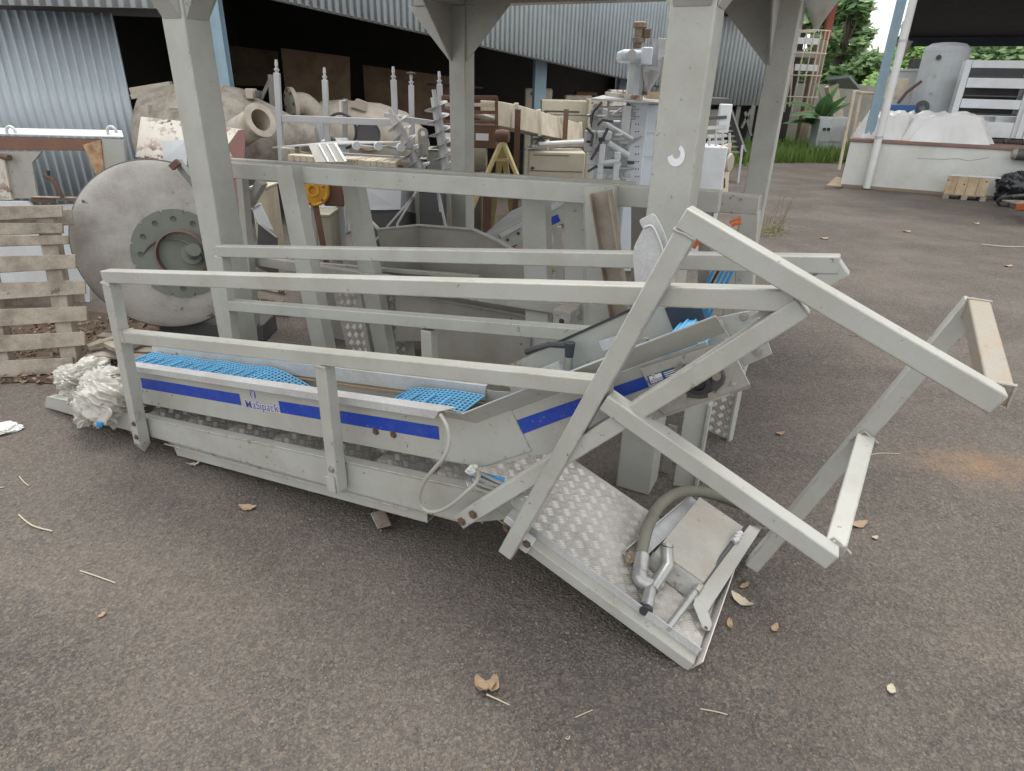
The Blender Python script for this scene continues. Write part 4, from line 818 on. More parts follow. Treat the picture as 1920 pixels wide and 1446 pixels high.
# ------------------------------------------------------------------ wooden pallet standing on edge
pal = T('wooden_pallet', 'weathered wooden pallet standing on edge, leaning back beside the round dish', 'pallet', G(80, 700))
pb0 = G(-60, 712); pb1 = G(178, 696); pdx = (pb1-pb0).normalized(); pdn = V((pdx.y, -pdx.x, 0)); pdn = pdn if pdn.y < 0 else -pdn
lean = math.radians(17); pup = (UP*math.cos(lean)-pdn*math.sin(lean)).normalized(); pfn = pup.cross(pdx); pfn = pfn if pfn.y < 0 else -pfn
PW = (pb1-pb0).length
random.seed(3)
for (z0, z1, e) in ((.008, .10, .10), (.15, .24, .02), (.297, .39, -.01), (.445, .535, -.02), (.592, .68, .01), (.742, .80, .0), (.805, .87, .02), (.875, .95, .01)):
    x1 = PW-e-(.03 if z0 > .7 else 0); sk = random.uniform(-.012, .012); k_ = .05
    o = pb0 + pfn*.012
    c = [(-.3, z0), (x1*.35, z0+sk*.4), (x1, z0+sk+.01), (x1+.004, z1+sk), (x1*.35, z1+sk*.4+.004), (-.3, z1)]
    pal.part('slat', MB().slab([o+pdx*a+pup*(z-.004) for a, z in c], pfn*.018), WOOD, bevel=.0025)
for x in (.18, PW-.12, -.2):
    pal.part('bearer', MB().beam(pb0+pdx*x-pfn*.032+pup*.002, pb0+pdx*(x-.02)-pfn*.032+pup*.95, .085, .085, pdx), WOOD, bevel=.004)
for z in (.05, .45, .9): pal.part('back_slat', MB().beam(pb0-pdx*.3+pup*z-pfn*.086, pb0+pdx*(PW-.03)+pup*z-pfn*.086, .018, .09, pfn), WOOD, bevel=.003)
lp = T('flat_pallet', 'low broken pallet lying flat behind the film bundle', 'pallet', G(240, 672))
for k in range(4): lp.part('slat', MB().beam(G(175+k*6, 690-k*12)+UP*.09, G(330, 700-k*14)+UP*.09, .07, .018), WOOD, bevel=.003)
for k in range(3): lp.part('bearer', MB().beam(G(190+k*55, 690)+UP*.04, G(215+k*50, 650)+UP*.04, .06, .075), WOOD, bevel=.003)
for k, (x0, y0, x1, y1) in enumerate(((175, 672, 240, 655), (205, 660, 250, 690), (255, 668, 282, 655))):
    t_ = T('timber_offcut', ['pale timber offcut on the flat pallet', 'dark timber offcut propped across the flat pallet', 'short brown timber offcut at the belt end'][k], 'timber', G(x0, y0+20))
    t_.part('stick', MB().beam(G(x0, y0+18)+UP*.13, G(x1, y1+18)+UP*.15, .05, .03), WOOD, bevel=.003)
    t_.part('sawn_end', MB().beam(G(x1, y1+18)+UP*.15, G(x1+2, y1+17)+UP*.151, .045, .026), WOODN)
# ------------------------------------------------------------------ white rusting machine housing behind the pallet
YM = 4.75
hs_ = T('machine_housing', 'white sheet machine housing with rusty window opening behind the wooden pallet', 'machine housing', V((Y(110, 600, YM).x, YM, 0)))
def H(x, y, o=0): return Y(x, y, YM+o)
hs_.part('top_rail', MB().slab([H(-60, 255), H(192, 262), H(190, 283), H(-60, 281)], V((0, .05, 0))), mat('red_brown_frame', (122, 92, 80), .7, dirt=(150, 112, 78), dirt_amt=.5, dirt_scale=8), bevel=.004)
hs_.part('top_sheet', MB().slab([H(-60, 251), H(232, 258), H(228, 246, .5), H(-60, 240, .5)], UP*.006), WHITE)
hs_.part('right_post', MB().slab([H(155, 272, -.01), H(188, 262, -.01), H(196, 326, -.01), H(180, 330, -.01)], V((0, .05, 0))), mat('flaking_rust_post', (190, 160, 126), .8, dirt=(126, 76, 44), dirt_amt=.9, dirt_scale=14, bump=.4), bevel=.003)
hs_.part('right_sheet', MB().slab([H(190, 260), H(231, 262), H(240, 345), H(197, 348)], V((0, .03, 0))), GREY, bevel=.004)
hs_.part('left_panel', MB().slab([H(-60, 284), H(78, 284), H(60, 305), H(70, 372), H(-60, 372)], V((0, .02, 0))), GREYW)
hs_.part('left_jamb', MB().slab([H(-30, 290, -.02), H(6, 290, -.02), H(22, 375, -.02), H(-30, 375, -.02)], V((0, .04, 0))), WRUST)
hs_.part('lower_apron', MB().slab([H(-60, 375, -.02), H(50, 378, -.02), H(60, 386, -.02), H(165, 382, -.02), H(170, 600, -.02), H(-60, 600, -.02)], V((0, .03, 0))), WHITE, bevel=.004)
hs_.part('sill', MB().slab([H(60, 370, -.06), H(168, 372, -.06), H(168, 378, .1), H(60, 376, .1)], UP*.01), WRUST)
hs_.part('latch_plate', MB().slab([H(58, 370, -.05), H(103, 374, -.05), H(102, 381, -.05), H(58, 379, -.05)], V((0, .01, 0))), RUSTB)
lt = hs_.part('latch_lever', MB().tube([H(118, 372, -.08), H(100, 338, -.08), H(84, 328, -.08)], [.014, .018, .02], 10), RUSTB)
hs_.part('latch_pin', MB().tube([H(92, 335, -.08), H(90, 320, -.08)], .012, 8), BLACK, lt)
for x in (25, 213):
    hs_.part('lifting_eye', MB().tube([H(x, 262, .0)+V((0.03*math.cos(t), 0, .05+.035*math.sin(t))) for t in [k*math.pi/8-.2 for k in range(11)]], .010, 8), WHITE)
hs_.part('side_knob', MB().tube([H(2, 293, -.02), H(18, 296, -.06)], .02, 10), RUSTB)
# white flaking plates behind the dish
wp = T('flaking_plate', 'white flaking steel plate with red-brown edge leaning behind the tall post', 'steel plate', V((Y(350, 500, 5.4).x, 5.4, 0)))
wp.part('plate', MB().slab([Y(264, 219, 5.5), Y(345, 228, 5.5), Y(345, 305, 5.3), Y(254, 294, 5.3)], V((0, .006, 0))), WRUST)
wp.part('small_plate', MB().slab([Y(303, 264, 5.25), Y(350, 262, 5.25), Y(350, 310, 5.2), Y(306, 300, 5.2)], V((0, .006, 0))), WHITE)
wp.part('plate', MB().slab([Y(405, 236, 5.5), Y(456, 243, 5.5), Y(450, 300, 5.3), Y(405, 305, 5.3)], V((0, .006, 0))), WRUST)
wp.part('brown_edge', MB().slab([Y(447, 244, 5.49), Y(460, 243, 5.49), Y(455, 420, 4.9), Y(438, 420, 4.9), Y(440, 300, 5.28), Y(425, 275, 5.33)], V((0, .006, 0))), mat('red_brown_edge', (106, 70, 62), .7))
# ------------------------------------------------------------------ the open shed behind
def corr(p0, p1, z0a, z0b, z1a, z1b, pitch, depth, ridge=.35, nrm=None, th=.0):
    p0 = V(p0); p1 = V(p1); L_ = (p1-p0).length; d = (p1-p0)/L_; n = nrm or V((d.y, -d.x, 0)); mb = MB(); pts = []
    k = 0
    while k*pitch < L_:
        s = k*pitch; f = (1-ridge)*pitch
        for a, h in ((0, 0), (f*.88, 0), (f*.88+pitch*.06, depth), (pitch*.94, depth)):
            if s+a <= L_: pts.append((s+a, h))
        k += 1
    pts.append((L_, 0))
    vs = []
    for s, h in pts:
        t = s/L_; q = p0+d*s+n*h
        vs += [V((q.x, q.y, z0a+(z0b-z0a)*t)), V((q.x, q.y, z1a+(z1b-z1a)*t))]
    return mb.add(vs, [(2*i, 2*i+2, 2*i+3, 2*i+1) for i in range(len(pts)-1)])
w0 = Y(-150, 300, 8.0); w1 = Y(268, 300, 8.5); w0.z = w1.z = 0
ztop = Y(100, 22, 8.2).z
shed = T('open_shed', 'long open-fronted shed clad in blue-grey corrugated sheet with dark interior', 'shed', (-1, 12, 0))
lw = shed.part('corrugated_wall', corr(w0, w1, .02, .02, ztop, ztop+.02, .098, .022, .20), CORR, th=.002)
shed.part('roof_edge', corr(Y(-160, 12, 7.6), Y(300, 2, 8.1), ztop-.005, ztop+.05, ztop+.9, ztop+.95, .118, .03, .4), CORRL, th=.002)
shed.part('wall_plate', MB().beam(V((w0.x, w0.y+.25, ztop+.05)), V((Y(300, 20, 8.4).x, 8.6, ztop+.05)), .1, .1), DKGREY)
B0 = Y(470, -12, 8.2); B1 = Y(1262, 168, 14.2)
shed.part('corrugated_band', corr(V((B0.x, B0.y, 0)), V((B1.x, B1.y, 0)), B0.z, B1.z, 5.2, 5.2, .098, .03, .5), CORR, th=.002)
shed.part('band_edge_angle', MB().beam(B0+V((.05, .06, 0)), B1+V((.05, .06, 0)), .05, .05), DKGREY)
rz = 3.45
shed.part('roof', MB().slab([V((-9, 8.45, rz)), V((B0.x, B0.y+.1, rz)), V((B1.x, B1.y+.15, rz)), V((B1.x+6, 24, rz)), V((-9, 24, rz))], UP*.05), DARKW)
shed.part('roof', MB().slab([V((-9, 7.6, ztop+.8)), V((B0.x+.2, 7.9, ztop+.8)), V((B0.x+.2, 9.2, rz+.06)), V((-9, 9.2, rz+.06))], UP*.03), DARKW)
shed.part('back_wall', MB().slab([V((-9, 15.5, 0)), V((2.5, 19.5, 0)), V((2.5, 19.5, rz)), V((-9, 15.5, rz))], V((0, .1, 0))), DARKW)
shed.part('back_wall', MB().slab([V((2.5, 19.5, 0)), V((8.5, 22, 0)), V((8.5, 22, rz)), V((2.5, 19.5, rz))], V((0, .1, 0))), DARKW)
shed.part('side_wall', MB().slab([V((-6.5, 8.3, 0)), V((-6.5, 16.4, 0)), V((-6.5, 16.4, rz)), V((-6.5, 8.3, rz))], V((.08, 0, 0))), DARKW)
for k, (x, y0, yy, w) in enumerate(((398, 60, 8.25, .26), (1010, 190, 12.3, .2), (1166, 170, 14.2, .18))):
    p = Y(x, y0, yy); c_ = shed.part('column', MB().prof([(-w/2, -w/2), (w/2, -w/2), (w/2, -w/2+.02), (.012, -w/2+.02), (.012, w/2-.02), (w/2, w/2-.02), (w/2, w/2), (-w/2, w/2), (-w/2, w/2-.02), (-.012, w/2-.02), (-.012, -w/2+.02), (-w/2, -w/2+.02)], V((p.x, p.y, 0)), V((p.x, p.y, rz)), V((1, .2, 0))), COLB)
    shed.part('column_plate', MB().box(V((p.x, p.y, .012)), w*1.6, w*1.6, .024), COLB, c_)
for k, (x0, y0, x1, y1, yy) in enumerate(((526, 90, 655, 190, 12.0), (680, 122, 860, 195, 13.0), (430, 85, 520, 130, 13.5))):
    a, b = Y(x0, y0, yy), Y(x1, y1, yy)
    shed.part('wall_board', MB().slab([a, Y(x1, y0+(x1-x0)*.13, yy), b+V((0, 0, -.3)), V((a.x, yy, b.z-.3))], V((0, .03, 0))), BOARD)
shed.part('gutter_pipe', MB().tube([Y(800, 158, 12.5), Y(905, 165, 12.5)], .02, 8), DKGREY)
def boxpx(x0, y0, x1, y1, yy, dep, base0=False):
    a, b = Y(x0, y0, yy), Y(x1, y1, yy); mb = MB(); z1 = a.z; z0 = 0 if base0 else b.z
    return mb.box(V(((a.x+b.x)/2, yy+dep/2, (z0+z1)/2)), abs(b.x-a.x), dep, z1-z0)
def footpt(x, yy): p = Y(x, 400, yy); return V((p.x, yy, 0))
# ---- dusty process vessels
v1 = T('dusty_vessel', 'large dusty beige vessel lying on its side with conical end and open nozzle', 'vessel', footpt(430, 8.2))
vc = Y(330, 262, 8.1); ve = Y(520, 262, 8.3); vax = (ve-vc).normalized(); VL = (ve-vc).length
v1.part('shell', MB().lathe([(0, -.42), (.3, -.38), (.48, -.27), (.56, -.12), (.60, .1), (.60, VL*.55), (.56, VL*.72), (.46, VL*.86), (.14, VL+.46), (0, VL+.48)], vc, vax, 48), VESS)
for h_ in (.12, VL*.36, VL*.56): v1.part('weld_seam', MB().lathe([(.60, h_-.012), (.612, h_), (.60, h_+.012)], vc, vax, 48), VESSW)
for k_ in range(10): v1.part('rivet_stud', MB().lathe([(.018, 0), (.015, .015), (0, .02)], vc+vax*(VL*.2+.02*k_)+(V((0, -.8, .6)).normalized()*(.598)), V((0, -.8, .6)), 8), VESSW)
nz0, nz1 = Y(425, 262, 7.7), Y(488, 226, 7.35)
no = v1.part('nozzle', MB().tube([nz0, nz1], [.15, .145], 28, cap=False), VESSW, th=.01)
nd = (nz1-nz0).normalized()
v1.part('nozzle_flange', MB().lathe([(.112, -.015), (.178, -.015), (.178, .015), (.112, .015), (.112, -.3)], nz1, nd, 32), VESSW, no)
v1.part('nozzle_throat', MB().lathe([(.113, -.28), (0, -.28)], nz1, nd, 24), DKGREY, no)
lg = v1.part('lifting_lug', boxpx(458, 166, 476, 186, 8.0, .14), VESSW, bevel=.01)
v1.part('lug_clamp', boxpx(477, 170, 487, 184, 7.95, .1), DKGREY, lg, bevel=.01)
v1.part('top_frame', MB().beam(Y(247, 172, 8.1), Y(322, 160, 8.1), .08, .08).beam(Y(247, 182, 8.0), Y(310, 170, 8.0), .05, .05), VESSW, bevel=.005)
v1.part('side_bracket', MB().slab([Y(262, 200, 7.6), Y(276, 196, 7.6), Y(280, 222, 7.6), Y(262, 222, 7.6)], V((0, .12, 0))), VESSW, bevel=.006)
v1.part('saddle', MB().box(V((vc.x, 8.1, .28)), .12, .9, .56), DKGREY); v1.part('saddle', MB().box(V((ve.x-.2, 8.3, .28)), .12, .9, .56), DKGREY)
v1.part('back_post', MB().beam(Y(508, 140, 8.8), Y(512, 200, 8.8), .06, .06).beam(Y(490, 185, 8.8), Y(506, 152, 8.8), .04, .04), GREYD)
v2 = T('vessel_with_manhole', 'smaller dusty off-white vessel with oval manhole beyond the upturned table', 'vessel', footpt(690, 9.3))
va = Y(640, 262, 9.3); vb = Y(800, 275, 9.5); vx = (vb-va).normalized(); L2 = (vb-va).length
v2.part('shell', MB().lathe([(0, -.5), (.30, -.42), (.46, -.25), (.50, 0), (.50, L2*.45), (.42, L2*.75), (.2, L2), (0, L2+.05)], va, vx, 40), VESSW)
mh = Y(690, 252, 8.85); v2.part('manhole_rim', MB().lathe([(.12, -.05), (.19, -.05), (.20, .03), (.16, .035), (.155, -.02)], mh, V((.25, -1, .12)), 28), VESSW)
v2.part('manhole_cover', MB().lathe([(0, .0), (.155, .0)], mh, V((.25, -1, .12)), 28), DKGREY)
e1, e2, e3 = Y(548, 197, 8.9), Y(572, 196, 9.0), Y(598, 224, 9.1)
el = v2.part('elbow_pipe', MB().tube(smooth_path([e1, e2, e3]), .135, 24), VESSW)
v2.part('elbow_flange', MB().lathe([(0, -.02), (.21, -.02), (.21, .03), (0, .03)], e1, (e1-e2), 32), VESSW, el)
for k in range(8):
    t = k*math.pi/4; ax_ = (e1-e2).normalized(); o1 = ax_.orthogonal().normalized(); o2 = ax_.cross(o1)
    v2.part('bolt', MB().bolt(e1+ax_*.03+(o1*math.cos(t)+o2*math.sin(t))*.175, ax_, .02, .02), DKGREY, el)
v2.part('lifting_lug', MB().slab([Y(656, 200, 9.0), Y(668, 185, 9.0), Y(686, 192, 9.0), Y(686, 210, 9.0)], V((0, .1, 0))), VESSW, bevel=.006)
v2.part('saddle', MB().box(V((va.x, 9.3, .25)), .12, .8, .5), DKGREY); v2.part('saddle', MB().box(V((vb.x-.3, 9.4, .25)), .12, .8, .5), DKGREY)
v2.part('gate_box', boxpx(560, 228, 602, 275, 8.6, .2), TANK, bevel=.01)
# ---- upturned table with screw feet
ut = T('upturned_table', 'upturned stainless table frame with threaded feet pointing upward', 'table frame', footpt(680, 6.7))
def footed(x0, y0, x1, y1, yy, cap=False):
    a, b = Y(x0, y0, yy), Y(x1, y1, yy); l_ = ut.part('leg', MB().beam(a, b, .05, .05, V((0, 1, 0))), STEEL, bevel=.003)
    d = (a-b).normalized()
    ut.part('threaded_foot', MB().tube([a, a+d*.02, a+d*.021, a+d*.035, a+d*.036, a+d*.06, a+d*.061, a+d*.11], [.016, .016, .024, .024, .012, .012, .016, .012], 10), STEEL, l_)
    if cap: ut.part('foot_pad', MB().lathe([(0, 0), (.05, 0), (.05, .012), (0, .02)], a+d*.10, d, 16), BLACK, l_)
footed(519, 137, 530, 330, 6.5); footed(609, 150, 618, 330, 6.9); footed(738, 150, 745, 330, 6.5); footed(771, 160, 774, 330, 7.0, True); footed(824, 158, 830, 330, 6.7)
ut.part('cross_rail', MB().beam(Y(529, 222, 6.5), Y(738, 230, 6.5), .04, .06, V((0, 1, 0))), STEEL, bevel=.003)
ut.part('cross_rail', MB().beam(Y(745, 222, 6.6), Y(818, 232, 6.7), .04, .05, V((0, 1, 0))), STEEL, bevel=.003)
ut.part('cross_rail', MB().beam(Y(720, 215, 7.0), Y(772, 222, 7.0), .04, .04, V((0, 1, 0))), STEEL, bevel=.003)
ut.part('top_frame', MB().beam(Y(530, 300, 6.5), Y(745, 312, 6.5), .05, .05, V((0, 1, 0))).beam(Y(618, 290, 6.9), Y(774, 300, 7.0), .05, .05, V((0, 1, 0))), STEEL)
# ---- screw augers
def auger(x0, y0, x1, y1, yy, label, turns=6):
    a, b = Y(x0, y0, yy), Y(x1, y1, yy); d = (a-b).normalized(); L_ = (a-b).length
    t_ = T('screw_auger', label, 'auger', b, 'steel screw augers')
    t_.part('shaft', MB().tube([b, a-d*.06, a-d*.059, a], [.042, .040, .018, .018], 14), GALV)
    o1 = d.orthogonal().normalized(); o2 = d.cross(o1); mb = MB(); vs = []; n = turns*20
    for i in range(n+1):
        t = i/n*turns*2*math.pi; h = (L_-.1)*i/n
        e = o1*math.cos(t)+o2*math.sin(t); vs += [b+d*h+e*.038, b+d*(h+.004)+e*.105]
    mb.add(vs, [(2*i, 2*i+1, 2*i+3, 2*i+2) for i in range(n)], True)
    t_.part('flight', mb, GALV, th=.004)
auger(731, 206, 795, 330, 6.0, 'bright steel screw auger leaning beside the upturned table'); auger(813, 168, 838, 330, 6.0, 'bright steel screw auger standing beside the centre post')
# ---- slatted roller bed
rb = T('slat_roller_bed', 'low cream slat conveyor bed with pale rollers behind the trestle rail', 'roller bed', footpt(650, 5.9))
def RBp(x, y, o=0): return Y(x, y, 5.9+o)
for k in range(17):
    x = 556+k*11.6; y = 287+k*.85
    rb.part('slat', MB().box(RBp(x, y+6), .052, .3, .05), CREAM, bevel=.004)
rb.part('chain_bar', MB().beam(RBp(552, 304, -.02), RBp(756, 316, -.02), .04, .05, V((0, 1, 0))), RUST, bevel=.003)
rb.part('frame_bar', MB().beam(RBp(552, 313, -.02), RBp(760, 324, -.02), .03, .03, V((0, 1, 0))), DKGREY)
for x, y in ((667, 273), (708, 274), (750, 276)):
    r_ = rb.part('roller', MB().tube([RBp(x, y, -.1), RBp(x+40, y+4, .25)], .012, 10), GALV); rb.part('roller_wheel', MB().lathe([(0, 0), (.012, 0), (.014, -.006), (.032, -.006), (.034, 0), (.034, .035), (0, .035)], RBp(x, y, -.1), V((.5, -1, 0)), 20), WHITE, r_)
rb.part('top_plate', MB().slab([RBp(510, 278), RBp(590, 273), RBp(770, 268, .3), RBp(640, 266, .3)], UP*.01), GALV)
rb.part('end_block', boxpx(525, 277, 553, 302, 5.85, .2), GREYW, bevel=.008)
rb.part('support_leg', MB().box(V((RBp(560, 300).x, 6.0, .25)), .06, .06, .5).box(V((RBp(740, 300).x, 6.0, .25)), .06, .06, .5), RUST)
rp2 = T('ribbed_panel', 'small grey ribbed sheet panel leaning over the roller bed', 'sheet panel', RBp(625, 330, -.3))
rp2.part('sheet', MB().slab([RBp(578, 271, -.2), RBp(626, 271, -.2), RBp(646, 304, -.35), RBp(592, 304, -.35)], V((0, .006, 0))), GREY)
for x in (598, 613): rp2.part('rib', MB().beam(RBp(x, 271, -.21), RBp(x+18, 304, -.36), .012, .012), GALV)
rp2.part('edge', MB().beam(RBp(628, 270, -.2), RBp(648, 304, -.35), .02, .02), WHITE)
eyeb = T('eye_plate', 'grey lifting eye plate standing behind the left auger', 'lifting eye', RBp(795, 290, .1))
ec_ = RBp(793, 250, .1)
eyeb.part('ring', MB().lathe([(.022, -.01), (.045, -.01), (.045, .01), (.022, .01), (.022, -.01)], ec_, V((0, -1, 0)), 20), GREYW)
eyeb.part('stem', MB().slab([ec_+V((-.045, 0, -.01)), ec_+V((-.04, 0, -.2)), ec_+V((.04, 0, -.2)), ec_+V((.045, 0, -.01)), ec_+V((.03, 0, -.035)), ec_+V((-.03, 0, -.035))], V((0, .02, 0))), GREYW)
for k, (x0, y0, x1, y1, yy) in enumerate(((800, 283, 845, 340, 6.2), (768, 300, 800, 345, 6.3))):
    t_ = T('pale_sheet_box', ['pale grey sheet box behind the standing auger', 'small pale grey box beside the leaning auger'][k], 'box', footpt((x0+x1)/2, yy)); t_.part('body', boxpx(x0, y0, x1, y1, yy, .3, True), GREYW, bevel=.01); t_.part('lid', boxpx(x0-2, y0-3, x1+2, y0, yy-.02, .34), GREY, bevel=.004)
# ---- cream trough conveyor with rusty drive end
tc_ = T('cream_trough_conveyor', 'long cream sheet trough conveyor with rusty frame head receding into the shed', 'conveyor', footpt(1000, 8.2))
path = [((934, 190, 6.6), (934, 236, 6.6)), ((968, 196, 7.3), (968, 242, 7.3)), ((1010, 208, 8.2), (1012, 252, 8.2)), ((1052, 221, 9.2), (1060, 262, 9.2)), ((1088, 232, 10.2), (1090, 266, 10.2))]
for k in range(4):
    a, b = path[k]; c, d = path[k+1]
    tc_.part('trough_section', MB().slab([Y(*a), Y(*c), Y(*d), Y(*b)], V((-.4, .45, 0))), CREAM, bevel=.006)
    tc_.part('joint_flange', MB().beam(Y(c[0], c[1]-3, c[2]-.03), Y(d[0], d[1]+3, d[2]-.03), .05, .05), CREAM, bevel=.005)
for x, yy, y1 in ((971, 7.2, 320), (1062, 9.1, 300)):
    p = Y(x, 205, yy-.12); tc_.part('leg', MB().beam(p, V((p.x, p.y, 0)), .06, .06), RUST)
hf = tc_.part('drive_housing', boxpx(828, 233, 930, 279, 6.5, .5), RUST, bevel=.008)
tc_.part('rating_label', boxpx(892, 250, 916, 264, 6.495, .004), LWHITE, hf)
tc_.part('rating_label', boxpx(828, 249, 847, 261, 6.495, .004), LWHITE, hf)
for y in (182, 196, 210, 228):
    tc_.part('frame_bar', MB().beam(Y(828, y, 6.5), Y(932, y+1, 6.5), .03, .03), RUST if y != 196 else CREAM, bevel=.003)
tc_.part('frame_bar', MB().beam(Y(931, 182, 6.5), Y(931, 235, 6.5), .03, .04), RUST)
tc_.part('frame_bar', MB().beam(Y(831, 182, 6.5), Y(831, 235, 6.5), .03, .04), RUST)
tc_.part('chute_pipe', MB().tube([Y(832, 198, 6.6), Y(930, 226, 6.6)], .03, 10), GREYW)
tc_.part('side_guard', MB().slab([Y(832, 186, 6.8), Y(926, 186, 6.8), Y(926, 230, 6.8), Y(832, 230, 6.8)], V((0, .02, 0))), mat('dark_red_guard', (82, 56, 48), .8))
tc_.part('pipe_roll', MB().tube([Y(860, 282, 6.7), Y(912, 282, 6.7)], .2, 20), BEIGE)
tc_.part('head_leg', MB().box(V((Y(845, 290, 6.7).x, 6.7, .35)), .08, .3, .7).box(V((Y(915, 290, 6.7).x, 6.7, .35)), .08, .3, .7), RUST)
af = T('cream_trestle_stand', 'yellowish cream A-frame bearing stand under the trough conveyor', 'stand', footpt(942, 6.3))
ap = Y(942, 262, 6.25)
for dx, yy in ((-28, 6.2), (26, 6.2), (-8, 6.6), (8, 6.7)):
    q = Y(942+dx, 325, yy); d = (q-ap).normalized(); q = ap+d*(ap.z/-d.z); af.part('leg', MB().beam(ap, q, .055, .03), CREAMY, bevel=.003)
af.part('bearing_cap', MB().lathe([(0, -.06), (.05, -.06), (.06, 0), (.05, .06), (0, .06)], ap+UP*.03, V((1, -.2, 0)), 16), RUST)
af.part('cross_tie', MB().beam(Y(928, 300, 6.25), Y(958, 300, 6.25), .03, .02), CREAMY)
for k, (x0, y0, x1, y1, yy, dep) in enumerate(((1016, 187, 1112, 236, 10.5, .6), (992, 284, 1094, 350, 8.3, .6), (1105, 186, 1135, 236, 10.2, .5))):
    t_ = T('beige_cabinet', ['long beige machine cabinet with slot vents beyond the trough', 'low beige machine cabinet standing under the trough conveyor', 'small beige cabinet beside the pale blue machine'][k], 'cabinet', footpt((x0+x1)/2, yy))
    c_ = t_.part('body', boxpx(x0, y0, x1, y1, yy, dep, True), BEIGE, bevel=.015)
    t_.part('vent_slot', boxpx(x0+8, y0+20 if k == 0 else y0+6, x1-26, y0+25 if k == 0 else y0+9, yy-.004, .02), BLACK, c_)
    t_.part('door_seam', boxpx(x0+2, (y0+y1)/2+4, x1-2, (y0+y1)/2+5, yy-.003, .01), DKGREY, c_)
    t_.part('handle', boxpx(x0+4, (y0+y1)/2-4, x0+9, (y0+y1)/2+1, yy-.02, .03), BLACK, c_)
for k, (x0, y0, x1, y1, yy, m) in enumerate(((985, 165, 1035, 195, 13.0, CREAM), (1060, 178, 1110, 196, 13.0, CREAM), (1080, 172, 1120, 182, 13.2, RUST), (1145, 168, 1175, 190, 12.5, WRUST))):
    t_ = T('stored_machine_part', ['dusty cream hood deep in the shed', 'cream motor cover on top of far shed stores', 'red-brown pipe length stacked deep in the shed', 'rust-stained cover beside the third column'][k], 'machine part', footpt((x0+x1)/2, yy)); c_ = t_.part('body', boxpx(x0, y0, x1, y1, yy, .5, k != 2), m, bevel=.03); t_.part('band', boxpx(x0+10, y0+8, x0+26, y0+14, yy-.01, .02), DKGREY, c_)
# ---- pale blue packing machine
YP = 6.2
pm_ = T('packing_machine', 'pale blue packing machine with tall filling head, brown motor and steel hopper', 'machine', footpt(1180, YP+.4))
def P6(x, y, o=0): return Y(x, y, YP+o)
pm_.part('main_cabinet', boxpx(1204, 195, 1242, 345, YP, .6, True), LBLUE, bevel=.01)
for y in (210, 255): pm_.part('cabinet_door', boxpx(1210, y, 1238, y+40, YP-.012, .015), LBLUE, bevel=.004)
pm_.part('front_panel', boxpx(1118, 228, 1200, 345, YP+.25, .3, True), LBLUE, bevel=.01)
pm_.part('upright', boxpx(1187, 192, 1201, 345, YP-.1, .1, True), LBLUE, bevel=.006)
pm_.part('upright', boxpx(1168, 198, 1178, 270, YP-.15, .08), WHITE, bevel=.006)
pm_.part('upright', boxpx(1112, 195, 1122, 300, YP-.05, .08), GALV, bevel=.006)
pm_.part('table_top', MB().slab([P6(1108, 188, -.2), P6(1243, 196, -.2), P6(1240, 186, .5), P6(1130, 182, .5)], UP*.015), GALV)
pm_.part('shelf_rail', MB().beam(P6(1135, 176, -.1), P6(1205, 184, -.1), .05, .035), WRUST, bevel=.005)
for y in (203, 214, 222): pm_.part('roller', MB().tube([P6(1122, y, -.1), P6(1192, y-1, -.1)], .016, 10), GALV)
pm_.part('slant_bar', MB().tube([P6(1132, 231, -.3), P6(1185, 262, -.3)], .022, 10), GALV)
pm_.part('slant_bar', MB().tube([P6(1140, 268, -.3), P6(1178, 292, -.3)], .026, 10), WHITE)
pm_.part('former_block', boxpx(1122, 246, 1146, 262, YP-.35, .12), WHITE, bevel=.008)
pm_.part('former_window', boxpx(1123, 258, 1134, 266, YP-.37, .02), BLACK, bevel=.003)
for x0, y0, x1, y1 in ((1098, 245, 1118, 270), (1104, 290, 1130, 312), (1098, 262, 1112, 285)):
    pm_.part('side_gadget', boxpx(x0, y0, x1, y1, YP-.3, .1), GALV if y0 != 290 else LBLUE, bevel=.008)
for pts in (((1100, 240), (1112, 252), (1108, 275)), ((1108, 300), (1130, 262), (1140, 240)), ((1120, 235), (1130, 225), (1150, 228)), ((1102, 322), (1118, 312), (1128, 318))):
    pm_.part('link_rod', MB().tube([P6(x, y, -.36) for x, y in pts], .012, 8), DKGREY)
pm_.part('lower_arm', MB().beam(P6(1130, 270, -.35), P6(1122, 345, -.35), .05, .05), WHITE, bevel=.006)
pm_.part('lower_arm', MB().beam(P6(1158, 285, -.35), P6(1152, 345, -.35), .05, .05), WHITE, bevel=.006)
pm_.part('cross_arm', MB().tube([P6(1126, 306, -.36), P6(1162, 302, -.36)], .022, 10), WHITE)
pm_.part('cross_arm', MB().beam(P6(1130, 314, -.1), P6(1188, 316, -.1), .02, .02), DKGREY)
random.seed(61)
for k in range(26):
    x, y = random.uniform(1100, 1186), random.uniform(202, 338); w_, h_ = random.uniform(4, 13), random.uniform(3, 10)
    pm_.part('small_fitting', boxpx(x, y, x+w_, y+h_, YP-random.uniform(.05, .34), random.uniform(.03, .09)), random.choice([WHITE, LBLUE, GALV, STEEL, WHITE, DKGREY]), bevel=.004)
for k in range(22):
    x, y = random.uniform(1100, 1175), random.uniform(205, 330); an = random.choice([0, 0, 1.5, 1.5, .5, -.6]); l_ = random.uniform(12, 40); o_k = -random.uniform(.05, .36)
    pm_.part('tie_rod', MB().tube([P6(x, y, o_k), P6(x+math.cos(an)*l_, y+math.sin(an)*l_, o_k)], random.uniform(.005, .011), 8), random.choice([GALV, STEEL, WHITE, DKGREY]))
for x in (1192, 1197):
    for y in range(205, 340, 14): pm_.part('screw', MB().bolt(P6(x, y, -.1), V((0, -1, 0)), .006, .005), DKGREY)
